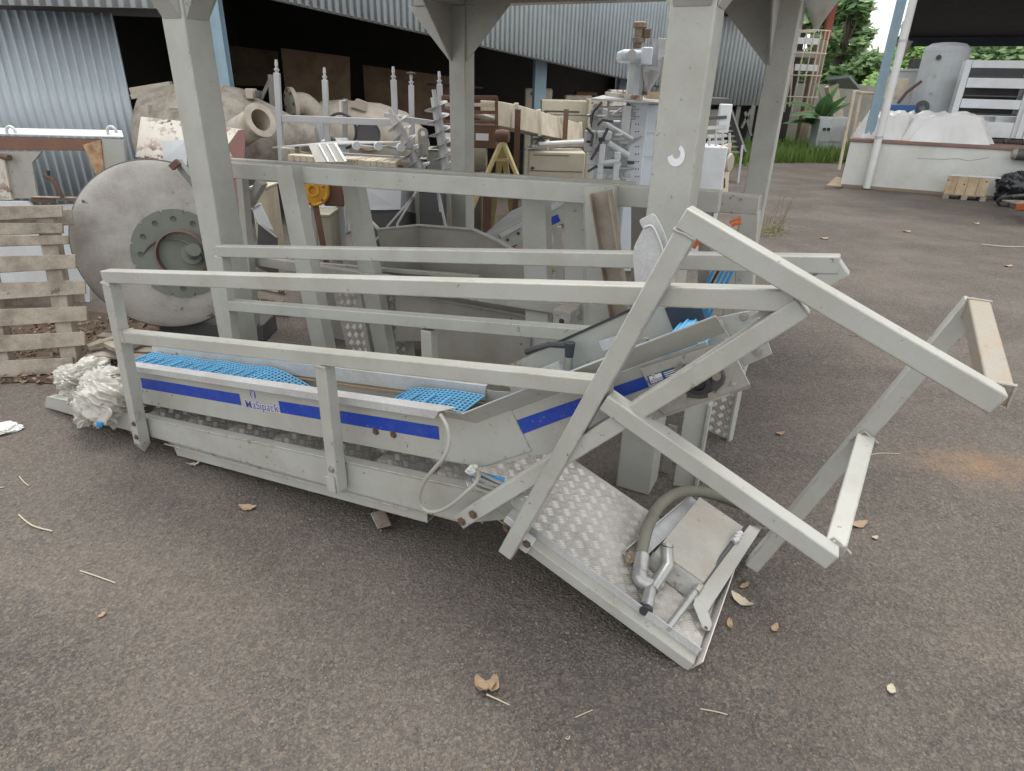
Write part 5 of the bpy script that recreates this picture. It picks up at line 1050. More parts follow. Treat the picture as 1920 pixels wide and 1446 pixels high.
pm_.part('tower', boxpx(1184, 112, 1202, 182, YP+.1, .14), LBLUE, bevel=.008)
pm_.part('tower_rail', MB().beam(P6(1206, 112, 0), P6(1200, 180, 0), .03, .03), GALV)
pm_.part('tower_rail', MB().beam(P6(1187, 118, 0), P6(1180, 180, 0), .05, .04), WHITE)
hd = pm_.part('gear_head', boxpx(1165, 92, 1216, 118, YP-.05, .3), LBLUE, bevel=.03)
pm_.part('head_dial', MB().lathe([(0, .012), (.04, .012), (.04, 0)], P6(1184, 103, -.052), V((0, -1, 0)), 20), GALV, hd)
pm_.part('head_cover', boxpx(1206, 88, 1222, 122, YP-.1, .2), LBLUE, bevel=.01)
mt = P6(1196, 90, .1); mo = pm_.part('motor', MB().lathe([(.03, 0), (.03, .04), (.055, .04), (.055, .075), (.042, .08), (.042, .15), (.06, .155), (.06, .19), (.04, .2), (0, .2)], mt, UP, 18), mat('rusty_motor', (140, 122, 104), .7, dirt=(92, 76, 62), dirt_amt=.7, dirt_scale=20))
pm_.part('motor_terminal_box', MB().box(mt+V((.06, -.02, .11)), .06, .07, .07), RUSTB, mo, bevel=.006)
pm_.part('motor_terminal_box', MB().box(mt+V((-.03, -.05, .02)), .04, .05, .05), RUSTB, mo, bevel=.006)
pm_.part('hopper_tube', MB().tube([P6(1234, 78, .1), P6(1230, 126, .1)], .075, 18), STEEL)
ha, hb_, hc, hd_ = P6(1235, 71, .0), P6(1261, 74, .0), P6(1240, 128, .0), P6(1232, 124, .0)
pm_.part('hopper', MB().slab([ha, hb_, hc, hd_], V((0, .25, 0))), STEEL, bevel=.003)
pm_.part('hopper_plate', boxpx(1235, 93, 1244, 112, YP-.01, .01), GALV)
pm_.part('auger_cone', MB().tube([P6(1222, 132, -.05), P6(1214, 172, -.05)], [.085, .018], 16), STEEL)
pm_.part('cone_bracket', MB().beam(P6(1206, 130, -.1), P6(1238, 130, -.1), .05, .04), STEEL)
pm_.part('nozzle_tip', MB().tube([P6(1210, 172, -.05), P6(1208, 178, -.05)], .025, 10), RUSTB)
pm_.part('ochre_board', boxpx(1212, 172, 1242, 186, YP+.2, .1), WOODN)
pm_.part('black_hose', MB().tube(smooth_path([P6(1128, 192, -.2), P6(1113, 210, -.25), P6(1108, 232, -.25)]), .012, 8), BLACK)
pm_.part('black_hose', MB().tube(smooth_path([P6(1240, 200, -.2), P6(1232, 230, -.2), P6(1230, 262, -.2)]), .008, 8), BLACK)
pm_.part('tall_panel', MB().slab([P6(1243, 105, -.3), P6(1258, 106, -.3), P6(1258, 230, -.3), P6(1236, 230, -.3)], V((0, .08, 0))), GREY, bevel=.006)
# ---- cream cabinet with dials on the right of the post
wc_ = T('dial_cabinet', 'cream control cabinet with two round dials between the two tall posts', 'cabinet', footpt(1345, 6.6))
wc_.part('body', boxpx(1322, 275, 1352, 365, 6.5, .5, True), WHITE, bevel=.012)
sd = wc_.part('side_face', MB().slab([Y(1353, 275, 6.5), Y(1372, 268, 6.9), Y(1364, 372, 6.9), Y(1352, 372, 6.5)], V((-.02, .02, 0))), CREAM, bevel=.004)
for y, r in ((300, .05), (298, .05)): pass
for x, y in ((1359, 295), (1367, 305)):
    wc_.part('dial', MB().lathe([(0, .02), (.08, .02), (.09, 0)], Y(x, y, 6.65), V((.75, -.6, 0)), 20), GREYW if x == 1359 else BEIGE, sd)
wc_.part('slot', MB().slab([Y(1357, 335, 6.6), Y(1360, 334, 6.62), Y(1360, 352, 6.62), Y(1357, 353, 6.6)], V((-.01, -.01, 0))), BLACK, sd)
for k, (x, y0, y1) in enumerate(((1330, 255, 276), (1342, 250, 275), (1355, 248, 272), (1368, 250, 270))):
    wc_.part('top_pin', MB().tube([Y(x, y0, 6.6), Y(x, y1, 6.6)], .012, 8), GALV)
for y in (222, 240, 256, 268): wc_.part('rack_bar', MB().beam(Y(1326, y, 6.9), Y(1362, y-2, 6.9), .03, .03), GALV if y % 4 == 0 else DKGREY)
wc_.part('rack_post', boxpx(1353, 195, 1366, 250, 6.9, .08), WHITE, bevel=.01)
wc_.part('rack_head', boxpx(1326, 183, 1366, 198, 7.1, .3), DKGREY, bevel=.01)
wc_.part('rack_panel', boxpx(1330, 205, 1355, 262, 7.2, .1), GREYD, bevel=.01)
# ---- steel stair flight far behind
sf = T('steel_stair_flight', 'dark steel stair flight leading up beyond the dial cabinet', 'stairs', footpt(1385, 13.5))
sa, sb2 = Y(1367, 212, 13.8), Y(1394, 292, 13.0)
sf.part('stringer', MB().beam(sa, sb2, .04, .2), DKGREY); sf.part('stringer', MB().beam(sa+V((-.5, .3, 0)), sb2+V((-.5, .3, 0)), .04, .2), DKGREY)
for k in range(8):
    p = lerp(sa, sb2, (k+.5)/8); sf.part('tread', MB().box(p+V((-.25, .15, 0)), .5, .2, .03), GREYD)
sf.part('newel', MB().beam(Y(1392, 272, 12.9), V((Y(1388, 315, 12.9).x, 12.9, 0)), .04, .04), GALV)
# ------------------------------------------------------------------ far clad shed right of the tall post
fs = T('far_clad_shed', 'far pale corrugated shed wall raised above an open undercroft', 'shed', footpt(1390, 21))
f0, f1 = Y(1150, 196, 19.0), Y(1437, 198, 21.0)
fs.part('corrugated_wall', corr(V((f0.x, f0.y, 0)), V((f1.x, f1.y, 0)), f0.z, f1.z, f0.z+4.6, f1.z+4.2, .14, .03, .5), CORRL, th=.002)
fs.part('side_wall', MB().slab([f1, f1+V((.9, 6, 0)), f1+V((.9, 6, 4.2)), f1+V((0, 0, 4.2))], V((-.05, 0, 0))), CORRL)
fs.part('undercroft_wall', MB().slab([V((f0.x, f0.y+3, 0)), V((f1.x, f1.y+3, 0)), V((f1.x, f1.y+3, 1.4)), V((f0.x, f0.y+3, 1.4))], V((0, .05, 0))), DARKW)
fs.part('floor_slab', MB().slab([f0+V((0, .05, 0)), f1+V((0, .05, 0)), f1+V((.5, 4, 0)), f0+V((0, 4, 0))], UP*.1), CONC)
for x in (1350, 1385, 1412, 1432):
    p = Y(x, 198, 20.8); fs.part('pier', MB().beam(V((p.x, p.y, 0)), V((p.x, p.y, p.z)), .12, .12), GREYW)
for x0, y0, x1, y1 in ((1397, 210, 1408, 255), (1408, 205, 1390, 240)): fs.part('cross_brace', MB().beam(Y(x0, y0, 20.6), Y(x1, y1, 20.6), .07, .07), GREYW)
# ---- loose stores between the vessels and the packing machine
random.seed(71)
hc_ = T('coiled_hose', 'coil of dark rubber hose hung by the upturned table', 'hose', footpt(640, 7.6))
cc_ = Y(640, 246, 7.6)
hc_.part('coil', MB().tube([cc_+V((.16*math.cos(t)*(1+.04*math.sin(3*t)), .012*t/6, .19*math.sin(t)*(1+.05*math.cos(2*t)))) for t in [k*.25 for k in range(76)]], .014, 8), BLACK)
hc_.part('hook', MB().tube([cc_+V((0, .02, .19)), cc_+V((0, .05, .3)), cc_+V((0, .3, .3))], .01, 8), GALV)
hc_.part('peg_post', MB().beam(cc_+V((0, .3, .32)), footpt(642, 7.9), .05, .05), GREYD)
pb_ = T('pipe_bundle', 'bundle of rusty and pale pipes lying over the low beige cabinet', 'pipes', Y(1040, 282, 8.2))
for k in range(7):
    a = Y(985+k*4, 279-k*1.5, 8.4+.05*(k % 3)); b = Y(1100+random.uniform(-12, 6), 270-k*1.2+random.uniform(-3, 3), 8.7+.05*(k % 3)); pb_.part('pipe', MB().tube([a, b], random.uniform(.015, .03), 10), random.choice([RUST, GALV, CREAM, GREYD]))
for k, (x0, y0, x1, y1, yy, m, nm, lb_, ct) in enumerate(((862, 283, 905, 330, 6.9, BEIGE, 'beige_drum_box', 'beige boxed drum under the rusty drive housing', 'box'), (600, 262, 640, 280, 7.4, TANK, 'grey_pump_block', 'blue-grey pump block below the elbow pipe', 'pump'), (1000, 262, 1030, 284, 8.5, WRUST, 'rusty_cover', 'rust-flaked cover resting under the trough', 'cover'))):
    t_ = T(nm, lb_, ct, footpt((x0+x1)/2, yy)); c_ = t_.part('body', boxpx(x0, y0, x1, y1, yy, .35, True), m, bevel=.02)
    t_.part('flange', boxpx(x0-2, (y0+y1)/2-2, x1+2, (y0+y1)/2+2, yy-.02, .38), m, c_, bevel=.004)
    t_.part('cap', MB().lathe([(0, .05), (.05, .05), (.06, 0)], Y((x0+x1)/2, (y0+y1)/2-6, yy-.004), V((0, -1, 0)), 14), DKGREY, c_)
# ------------------------------------------------------------------ loading dock on the right
DC = V((6.172, 12.826, 0)); de = V((.894, -.447, 0)); dd_ = V((.447, .894, 0))
def DP(x, y, off=0): return plane_pt(x, y, DC+dd_*off, dd_)
dz = DP(1590, 259).z
dock = T('loading_dock', 'raised whitewashed loading dock with red oxide edge and dark roof', 'loading dock', DC)
dw = dock.part('dock_wall', MB().slab([DC-de*.0+V((0, 0, 0)), DC+de*9, DC+de*9+dd_*9, DC+dd_*9], UP*(dz-.06)), PLASTER)
dock.part('edge_band', MB().slab([DC-de*.03-dd_*.03+UP*(dz-.058), DC+de*9-dd_*.03+UP*(dz-.058), DC+de*9+dd_*9.03+UP*(dz-.058), DC-de*.03+dd_*9.03+UP*(dz-.058)], UP*.06), REDOX, bevel=.01)
dock.part('wall_footing', MB().slab([DC-de*.02-dd_*.05+UP*.002, DC+de*9-dd_*.05+UP*.002, DC+de*9-dd_*.003+UP*.002, DC-de*.02-dd_*.003+UP*.002], UP*.05), CONC)
rf = [DP(1650, -160, -1.2), ]
RZ0 = 4.6; RZ1 = 3.05
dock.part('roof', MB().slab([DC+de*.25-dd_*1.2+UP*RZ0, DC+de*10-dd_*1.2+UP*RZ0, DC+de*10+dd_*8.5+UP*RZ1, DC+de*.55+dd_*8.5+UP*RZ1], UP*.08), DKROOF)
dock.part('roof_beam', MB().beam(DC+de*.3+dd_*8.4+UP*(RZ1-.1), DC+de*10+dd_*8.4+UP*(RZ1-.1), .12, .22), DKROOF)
cb0, cb1 = DP(1630, 250, .25), DP(1690, -60, .25)
dock.part('blue_column', MB().prof([(-.08, -.08), (.08, -.08), (.08, .08), (-.08, .08)], V((cb0.x, cb0.y, dz)), V((cb0.x, cb0.y, RZ0-.1)), de), COLB, bevel=.01)
pp0 = DP(1625, 350, -.09); pz = V((pp0.x, pp0.y, 0))
pi_ = dock.part('downpipe', MB().tube([pz+UP*.02, pz+UP*(RZ0-.2)], .064, 20), PIPEW)
for z in (dz+.05, dz+1.6): dock.part('pipe_clip', MB().lathe([(.066, -.02), (.074, -.015), (.074, .015), (.066, .02)], pz+UP*z, UP, 20), GALV, pi_)
for k, x in enumerate((1696, 1704)): dock.part('hanger_rod', MB().tube([DP(x, 40, 3.5), DP(x-14, 110, 3.5)], .04, 8), GALV)
dock.part('crack_line', MB().tube([DP(x, y, -.001) for x, y in ((1720, 297), (1745, 298), (1770, 299), (1795, 297), (1815, 302), (1840, 298), (1855, 295))], .004, 5), GREYD, dw)
# open handrail on the dock corner
hr = T('dock_handrail', 'pale green pipe handrail at the corner of the loading dock', 'handrail', DP(1575, 320, 0))
hr.part('post', MB().tube([DP(1573, 318, -.02), DP(1602, 172, -.02)], .028, 10), CREAM); hr.part('post', MB().tube([DP(1600, 252, .8), DP(1614, 175, .8)], .028, 10), CREAM)
hr.part('top_rail', MB().tube([DP(1602, 172, -.02), DP(1614, 174, .8), DP(1640, 176, 1.8)], .028, 10), CREAM)
st_ = T('corner_step', 'low broken concrete step at the dock corner', 'step', G(1560, 345))
st_.part('slab', MB().hexa([G(1545, 350), G(1578, 352), G(1582, 338), G(1568, 334), G(1550, 347, .03), G(1578, 349, .05), G(1582, 335, .05), G(1568, 331, .05)]), CONC)
st_.part('nosing', MB().beam(G(1546, 349, .04), G(1577, 350, .055), .04, .03), CONC)
# tanks
def dpt(x, off): p = DP(x, 250, off); return V((p.x, p.y, dz))
tk = T('upright_tank', 'tall grey upright tank with domed top standing on the dock', 'tank', dpt(1745, 1.6))
tp_ = DP(1752, 90, 1.6); TH = DP(1765, 80, 1.6).z-dz; tb = V((DP(1750, 190, 1.6).x, DP(1750, 190, 1.6).y, dz))
tk.part('shell', MB().lathe([(0, .02), (.37, .02), (.385, .06), (.385, TH-.16), (.365, TH-.08), (.28, TH-.02), (.14, TH), (0, TH+.005)], tb, UP, 40), TANK)
tk.part('weld_seam', MB().lathe([(.387, TH-.17), (.39, TH-.16), (.387, TH-.15)], tb, UP, 40), TANK)
for x, y, r in ((1760, 108, .045), (1752, 143, .018), (1745, 175, .02)): tk.part('port', MB().lathe([(.0, .006), (r*.7, .006), (r*.7, .02), (r, .02), (r, 0)], DP(x, y, 1.22), -dd_, 14), TANK if r < .03 else DKGREY)
tk2 = T('squat_tank', 'wide grey-blue squat tank standing behind the upright tank', 'tank', dpt(1705, 3.0))
t2b = V((DP(1705, 180, 3.2).x, DP(1705, 180, 3.2).y, dz)); t2h = DP(1700, 132, 3.2).z-dz
tk2.part('shell', MB().lathe([(0, 0), (.55, 0), (.55, t2h-.03), (.57, t2h-.03), (.57, t2h), (0, t2h+.04)], t2b, UP, 40), TANK)
tk2.part('top_valve', MB().box(t2b+UP*(t2h+.12), .3, .2, .2), DKGREY, bevel=.02)
tk2.part('funnel', MB().tube([t2b+UP*(t2h+.55)-de*.35, t2b+UP*(t2h+.2)-de*.35], [.16, .05], 16), GREYD)
# louvred racks
def rack(x0, x1, off, label):
    a = DP(x0, 250, off); b = DP(x1, 262, off); L_ = (b-a).length; H_ = DP(x0, 112, off).z-dz
    o = V((a.x, a.y, dz)); t_ = T('slatted_rack', label, 'rack', o+de*L_/2, 'white slatted racks on the dock')
    for s in (0, L_): 
        for q in (0, .6): t_.part('upright', MB().box(o+de*s+dd_*q+UP*(H_/2+.05), .10, .06, H_-.1, de, dd_), WHITE, bevel=.006)
    for zf, hgt in ((.95, .12), (.73, .16), (.48, .15), (.30, .10)):
        t_.part('slat', MB().box(o+de*L_/2+dd_*-.035+UP*(H_*zf), L_-.11, .02, hgt, de, dd_), WHITE, bevel=.004)
    t_.part('lower_panel', MB().box(o+de*L_/2+dd_*-.035+UP*(.28), L_-.11, .02, .36, de, dd_), WHITE, bevel=.004)
    for zf in (.85, .62, .40): t_.part('tray', MB().box(o+de*L_/2+dd_*.3+UP*(H_*zf-.06), L_-.12, .5, .02, de, dd_), DKGREY)
    t_.part('back_sheet', MB().box(o+de*L_/2+dd_*.63+UP*(H_/2), L_, .01, H_-.1, de, dd_), DKGREY)
    for s in (.1, L_-.1): t_.part('castor', MB().lathe([(0, -.02), (.05, -.02), (.05, .02), (0, .02)], o+de*s+UP*.05, de, 14), DKGREY)
rack(1778, 1898, .75, 'white slatted rack with dark trays standing beside the upright tank')
rack(1912, 2010, .70, 'white slatted rack cut by the picture edge, next along from the tank rack'.replace('cut by the picture edge, ', 'farther along the dock, '))
# wrapped goods on the dock
def drape(c, sx, sy, sz, label, seed, nm='sheeted_goods'):
    c = V(c); mb = MB(); NA, NT = 88, 26
    def fn(s, t):
        a = 2*math.pi*s; ca, sa_ = math.cos(a), math.sin(a); se = (abs(ca)**3.2+abs(sa_)**3.2)**(-1/3.2)
        if t < .5: r = t/.5*.84; z = 1.0-.10*(t/.5)**3
        else: k = (t-.5)/.5; r = .84+.16*math.sin(k*1.35)+.10*k*k; z = .90-k*.90
        fold = noise.noise(V((ca*2.6+seed, sa_*2.6, t*.8)))*.26*max(0, t-.2)+(1-2*abs(noise.noise(V((ca*6+seed, sa_*6, t*1.2)))))*.16*max(0, t-.25)
        lump = noise.noise(V((ca*r*1.7+seed*2, sa_*r*1.7, 3.0)))*.22*(1-max(0, t-.5)*1.8)+(1-2*abs(noise.noise(V((ca*r*2.6+.8*sa_*r, sa_*r*2.6+seed, 1)))))*.15*(1-max(0, t-.5)*2)
        p = de*(ca*se*r*(1+fold)*sx)+dd_*(sa_*se*r*(1+fold)*sy)
        return c+p+UP*max(.004, (z+lump)*sz)
    mb.grid(fn, NA, NT); return single(nm, mb, SHEET, label, 'plastic sheet', c)
q = dpt(1662, .55); drape(q, .46, .38, .42, 'goods wrapped in creased greyish plastic sheet behind the downpipe', 21)
q = dpt(1772, .40); o_ = drape(q, .62, .36, .42, 'goods under bright white plastic sheet in front of the slatted rack', 22)
q = dpt(1700, .6); t_ = T('brown_crate', 'dark brown crate between the two sheeted stacks', 'crate', q); t_.part('body', MB().box(q+UP*.16, .32, .3, .32, de, dd_), mat('dark_brown_crate', (70, 54, 50), .8), bevel=.01); t_.part('lid', MB().box(q+UP*.33, .34, .32, .02, de, dd_), mat('dark_brown_crate', (70, 54, 50)), bevel=.003)
q = dpt(1680, 1.2); t_ = T('blue_machine_tray', 'blue steel tray with small wheel behind the sheeted goods', 'tray', q); t_.part('tray', MB().box(q+UP*.52, .45, .3, .12, de, dd_), mat('mid_blue_enamel', (54, 96, 150), .5), bevel=.01); t_.part('pedestal', MB().box(q+UP*.23, .3, .25, .46, de, dd_), DKGREY); t_.part('wheel', MB().lathe([(.06, -.03), (.12, -.03), (.12, .03), (.06, .03), (.06, -.03)], q+UP*.55+de*.32, -dd_, 20), DKGREY)
t_.part('bent_rod', MB().tube([q+UP*.6-de*.1, q+UP*.8, q+UP*1.0+de*.2], .03, 8), RUSTB); t_.part('guard_sheet', MB().box(q+UP*.86-de*.2+dd_*.2, .4, .02, .36, de, dd_), CREAM, bevel=.01)
q = dpt(1640, 1.3); t_ = T('orange_drum_edge', 'orange drum peeping out beside the blue column', 'drum', q); t_.part('shell', MB().lathe([(0, 0), (.2, 0), (.2, .36), (.17, .40), (0, .40)], q, UP, 20), ORANGE); t_.part('rim', MB().lathe([(.2, .34), (.21, .36), (.2, .38)], q, UP, 20), ORANGE)
# crate panel against the dock wall
cr = T('plywood_crate', 'raw plywood crate panel on pallet feet leaning at the dock wall', 'crate', DP(1808, 372, -.25))
ca_, cb_ = G(1766, 371), G(1844, 377); cdx_ = (cb_-ca_).normalized(); CL = (cb_-ca_).length; ch_ = .29
cn = V((cdx_.y, -cdx_.x, 0))
for k in range(4): cr.part('board', MB().box(ca_+cdx_*(CL*(k+.5)/4)+UP*(.08+ch_/2), CL/4-.006, .03, ch_, cdx_, cn), WOODN, bevel=.003)
cr.part('top_lath', MB().box(ca_+cdx_*(CL*.62)+UP*(.10+ch_), CL*1.2, .04, .025, cdx_, cn), PLASTIC)
for k in (0.06, .5, .94): cr.part('pallet_foot', MB().box(ca_+cdx_*(CL*k)+UP*.035-cn*.05, .09, .3, .07, cdx_, cn), WOOD, bevel=.003)
cr.part('pallet_deck', MB().box(ca_+cdx_*(CL*.5)+UP*.078-cn*.05, CL, .3, .014, cdx_, cn), WOOD)
for x, y in ((1778, 338), (1808, 346), (1850, 341)): cr.part('knot', MB().lathe([(0, .002), (.012, .001), (.014, 0)], plane_pt(x, y, ca_+cn*.0155, cn), cn, 9), BLACK)
# bagged machine with orange part at the edge of the yard
bm_ = T('bagged_machine', 'machine in black plastic bag with orange part on a small pallet', 'bagged machine', G(1905, 386))
o = crumple('black_bag', G(1893, 378)+UP*.21, .27, .22, .25, BLKBAG, '', None, 31, .36, 5, 2.2, -1, None, False); o.location = o.location-bm_.base; o.parent = bm_.o
bm_.part('orange_body', MB().beam(G(1912, 389, .12), G(1935, 388, .26), .10, .10), ORANGE, bevel=.01)
bm_.part('loop_cable', MB().tube(smooth_path([G(1925, 366, .36), G(1900, 368, .38), G(1878, 372, .26), G(1870, 378, .08), G(1878, 385, .02), G(1892, 386, .02)]), .022, 8), BLACK)
for k in range(3): bm_.part('pallet_slat', MB().box(G(1915, 390)+UP*.09-V((0, .12*k-.1, 0)), .5, .09, .02), WOOD)
bm_.part('pallet_block', MB().box(G(1900, 389)+UP*.04, .1, .25, .08).box(G(1932, 390)+UP*.04, .1, .25, .08), WOOD)
mo_ = T('wall_motor', 'small grey electric motor on the dock wall near the edge band', 'motor', DP(1912, 290, -.2))
ma_ = DP(1905, 290, -.15); mo_.part('body', MB().tube([ma_, ma_+de*.4], .09, 16), DKGREY); mo_.part('fan_cover', MB().tube([ma_-de*.06, ma_], [.07, .095], 16), GREYD); mo_.part('bracket', MB().box(ma_+de*.2+dd_*.1-UP*.05, .2, .14, .05, de, dd_), GREYD)
# ------------------------------------------------------------------ silo tower, ladder cage
sl_ = T('silo_tower', 'grey cone-bottomed silo on red-brown steel columns with caged ladder', 'silo', footpt(1530, 21))
YS = 21.0
cx0 = Y(1537, 0, YS); cb_ = Y(1522, 58, YS)
sl_.part('cone', MB().lathe([(.09, 0), (.10, .12), (.72, 1.25), (.74, 3.5), (0, 3.6)], V((Y(1529, 58, YS).x, YS, cb_.z)), UP, 32), GREYD)
for (x0, x1, m) in ((1570, 1548, REDST), (1512, 1490, GREYW)):
    a = Y(x0, -30, YS+.5); sl_.part('column', MB().beam(V((a.x, YS+.5, 3.05)), V((a.x, YS+.5, 6.5)), .16, .16), m); sl_.part('column', MB().beam(V((a.x-.15, YS+.5, 0)), V((a.x-.15, YS+.5, 3.03)), .26, .26), CONC)
zt = Y(1520, 62, YS).z; zb = Y(1515, 190, YS).z
lx = Y(1520, 100, YS-.6).x
for dx in (-.42, -.25, -.1, .08, .26, .42):
    sl_.part('cage_bar', MB().tube([V((lx+dx-.0, YS-.9+abs(dx)*.8, zt)), V((lx+dx-.0, YS-.9+abs(dx)*.8, zb-.3))], .018, 6), CREAM)
for k in range(4):
    z = zt-k*(zt-zb)/3.2; sl_.part('cage_hoop', MB().tube([V((lx+.45*math.sin(t), YS-.5-.42*math.cos(t), z)) for t in [-1.6+j*.32 for j in range(11)]], .018, 6), CREAM)
sl_.part('guard_rail', MB().tube([Y(1492, 60, YS-.4), Y(1530, 60, YS-.4)], .025, 6).tube([Y(1492, 60, YS-.4), Y(1480, 200, YS-.4)], .025, 6), CREAM)
for y in (70, 95, 120): sl_.part('deck_band', MB().slab([Y(1492, y, YS+.2), Y(1536, y+2, YS+.2), Y(1535, y+14, YS+.2), Y(1490, y+12, YS+.2)], V((0, .05, 0))), WHITE if y != 95 else GREYD)
bh = T('back_house', 'low grey outbuilding wall with canopy roof beyond the silo', 'outbuilding', footpt(1520, 24))
bh.part('wall', MB().slab([footpt(1440, 24), footpt(1590, 24.5), footpt(1590, 24.5)+UP*1.9, footpt(1440, 24)+UP*1.9], V((0, .3, 0))), GREYD)
bh.part('canopy', MB().slab([Y(1552, 150, 22), Y(1592, 146, 22), Y(1612, 168, 23.5), Y(1555, 165, 23.5)], UP*.08), mat('green_grey_canopy', (110, 128, 124), .6))
bh.part('canopy_post', MB().beam(Y(1558, 160, 22.5), footpt(1552, 22.5), .3, .3), CREAM)
wb = T('white_meter_box', 'white double-door meter box standing on the grass verge', 'cabinet', footpt(1560, 19.0))
wb.part('body', boxpx(1540, 219, 1580, 272, 19.0, .5, True), WHITE, bevel=.01); wb.part('door', boxpx(1543, 222, 1556, 266, 18.98, .015), WHITE, bevel=.004); wb.part('door', boxpx(1563, 222, 1577, 266, 18.965, .02), WHITE, bevel=.004)
for x in (1544, 1552): wb.part('knob', boxpx(x, 240, x+4, 245, 18.95, .04), BLACK)
# ------------------------------------------------------------------ grass verge
gv = MB(); gv.add([G(1380, 312, .012), G(1440, 305, .012), G(1500, 302, .012), G(1600, 308, .012), V((12, 30, .012)), V((6, 30, .012))], [(0, 1, 2, 3, 4, 5)])
struct('grass_verge', gv, mat('verge_soil', (92, 96, 58), .95, dirt=(70, 60, 40), dirt_amt=.5, dirt_scale=4))
random.seed(11); gb = MB()
for i in range(5200):
    x = random.uniform(1372, 1606); y = 262+44*random.random()**.6 if x > 1400 else 280+30*random.random()
    p = G(x, y); 
    if p.y > 27: continue
    h = random.uniform(.12, .42)*(1.15 if random.random() < .3 else 1); a = random.uniform(0, 6.28); w = random.uniform(.010, .022); l = V((math.cos(a), math.sin(a), 0)); t = V((-l.y, l.x, 0))*w; b = l*h*random.uniform(.1, .5)
    gb.add([p-t, p+t, p+b*.35+UP*h*.6+t*.6, p+b*.35+UP*h*.6-t*.6, p+b+UP*h], [(0, 1, 2, 3), (3, 2, 4)])
single('verge_grass', gb, GRASSM, 'long green grass along the far verge of the yard', 'grass', G(1500, 300), kind='stuff')
# ------------------------------------------------------------------ banana plant
bn = T('banana_plant', 'broad-leaved banana plant growing by the silo foot', 'plant', footpt(1500, 19.5))
bb = bn.base
bn.part('stem', MB().tube([bb, bb+UP*.7, bb+UP*1.2+V((.03, 0, 0))], [.12, .09, .05], 12), mat('banana_stem', (112, 128, 84), .7))
random.seed(5)
for k in range(13):
    a = k*2.4+random.uniform(-.3, .3); L_ = random.uniform(.75, 1.2); el_ = random.uniform(.55, 1.35) if k > 1 else 1.5
    d = V((math.cos(a), math.sin(a), 0)); sd_ = V((-d.y, d.x, 0)); b0 = bb+UP*random.uniform(.7, 1.15)
    def lf(s, t, d=d, sd_=sd_, b0=b0, L_=L_, el_=el_):
        hh = L_*(s*math.sin(el_)-s*s*.5*(1.3-el_*.5)); rr = L_*(s*math.cos(el_)+s*s*.25)
        wv = .21*math.sin(math.pi*min(1, s*.92+.08))**.7; return b0+d*rr+UP*hh+sd_*((t-.5)*2*wv)+UP*(-abs(t-.5)*wv*.7)
    lfp = bn.part('leaf', MB().grid(lf, 9, 4), BANANA)
    bn.part('midrib', MB().tube([lf(s/8, .5)+UP*.008 for s in range(9)], [.02-.0018*s for s in range(9)], 6), mat('banana_midrib', (160, 176, 120), .6), lfp)
# ------------------------------------------------------------------ trees
def tree(name, label, base, H_, R_, fol, seed, nclump=46, leaves=110, trunk_r=.22, ls=.16, low=.25):
    rnd = random.Random(seed); t_ = T(name, label, 'tree', base, 'trees beyond the yard'); base = V(base)
    tr_ = MB().tube([base-UP*.1, base+UP*H_*.25+V((.1, .1, 0)), base+UP*H_*.55+V((-.1, .15, 0)), base+UP*H_*.85], [trunk_r, trunk_r*.75, trunk_r*.5, trunk_r*.15], 10)
    cl = []
    for i in range(nclump):
        u = rnd.uniform(low, 1.0); rr = R_*math.sin(math.pi*min(1, (u-low)/(1-low)*.82+.14))**.8*rnd.uniform(.45, 1.05); a = rnd.uniform(0, 6.283)
        cl.append(base+V((math.cos(a)*rr, math.sin(a)*rr, H_*u)))
    for c in cl[::3]:
        s_ = base+UP*max(.15*H_, c.z*.6-base.z*.6); tr_.tube([s_, lerp(s_, c, .5)+UP*.15, c], [trunk_r*.35, trunk_r*.2, .02], 6)
    t_.part('trunk', tr_, BARK)
    mb = MB()
    for c in cl:
        cr2 = R_*rnd.uniform(.20, .42)
        for j in range(leaves):
            n = V((rnd.gauss(0, 1), rnd.gauss(0, 1), rnd.gauss(0, .8))); n.normalize(); p = c+n*cr2*rnd.uniform(.35, 1.05)
            a = V((rnd.gauss(0, 1), rnd.gauss(0, 1), rnd.gauss(0, .5))).normalized(); b = a.orthogonal().normalized(); sz = ls*rnd.uniform(.6, 1.35)
            mb.add([p-a*sz, p+b*sz*.42, p+a*sz, p-b*sz*.42], [(0, 1, 2, 3)])
    t_.part('crown', mb, fol)
def at_g(x, yy): p = Y(x, 200, yy); return V((p.x, yy, 0))
tree('leafy_tree', 'dark leafy tree rising behind the silo tower', at_g(1556, 33), 6.0, 1.15, FOLD, 1, 50, 110, ls=.2, low=.2)
tree('leafy_tree', 'bright green spreading tree beyond the dock corner', at_g(1690, 28), 3.9, 1.5, FOLB, 2, 60, 120, ls=.16, low=.1)
tree('leafy_tree', 'dark tree showing above the bright green tree', at_g(1752, 38), 5.6, 1.8, FOLD, 3, 56, 120, ls=.22)
tree('leafy_tree', 'dark undergrowth tree between silo and dock', at_g(1612, 31), 3.0, 1.4, FOLD, 4, 40, 110, ls=.18, low=.05)
tree('leafy_tree', 'dim shrubby tree under the dock roof line', at_g(1800, 34), 4.6, 3.0, FOLD, 6, 46, 100, ls=.2, low=.05)
tree('leafy_tree', 'shrubby dark tree behind the slatted racks', at_g(1935, 33), 4.6, 3.0, FOLD, 7, 46, 100, ls=.2, low=.05)
tree('leafy_tree', 'low mid green tree behind the tanks', at_g(1725, 29), 3.9, 2.0, FOLB, 8, 36, 100, ls=.17, low=.05)
tree('leafy_tree', 'tall tree half hidden by the silo cone', at_g(1505, 36), 6.8, 2.0, FOLD, 9, 50, 110, ls=.22)
random.seed(9); dt = MB()
base = at_g(1870, 26)
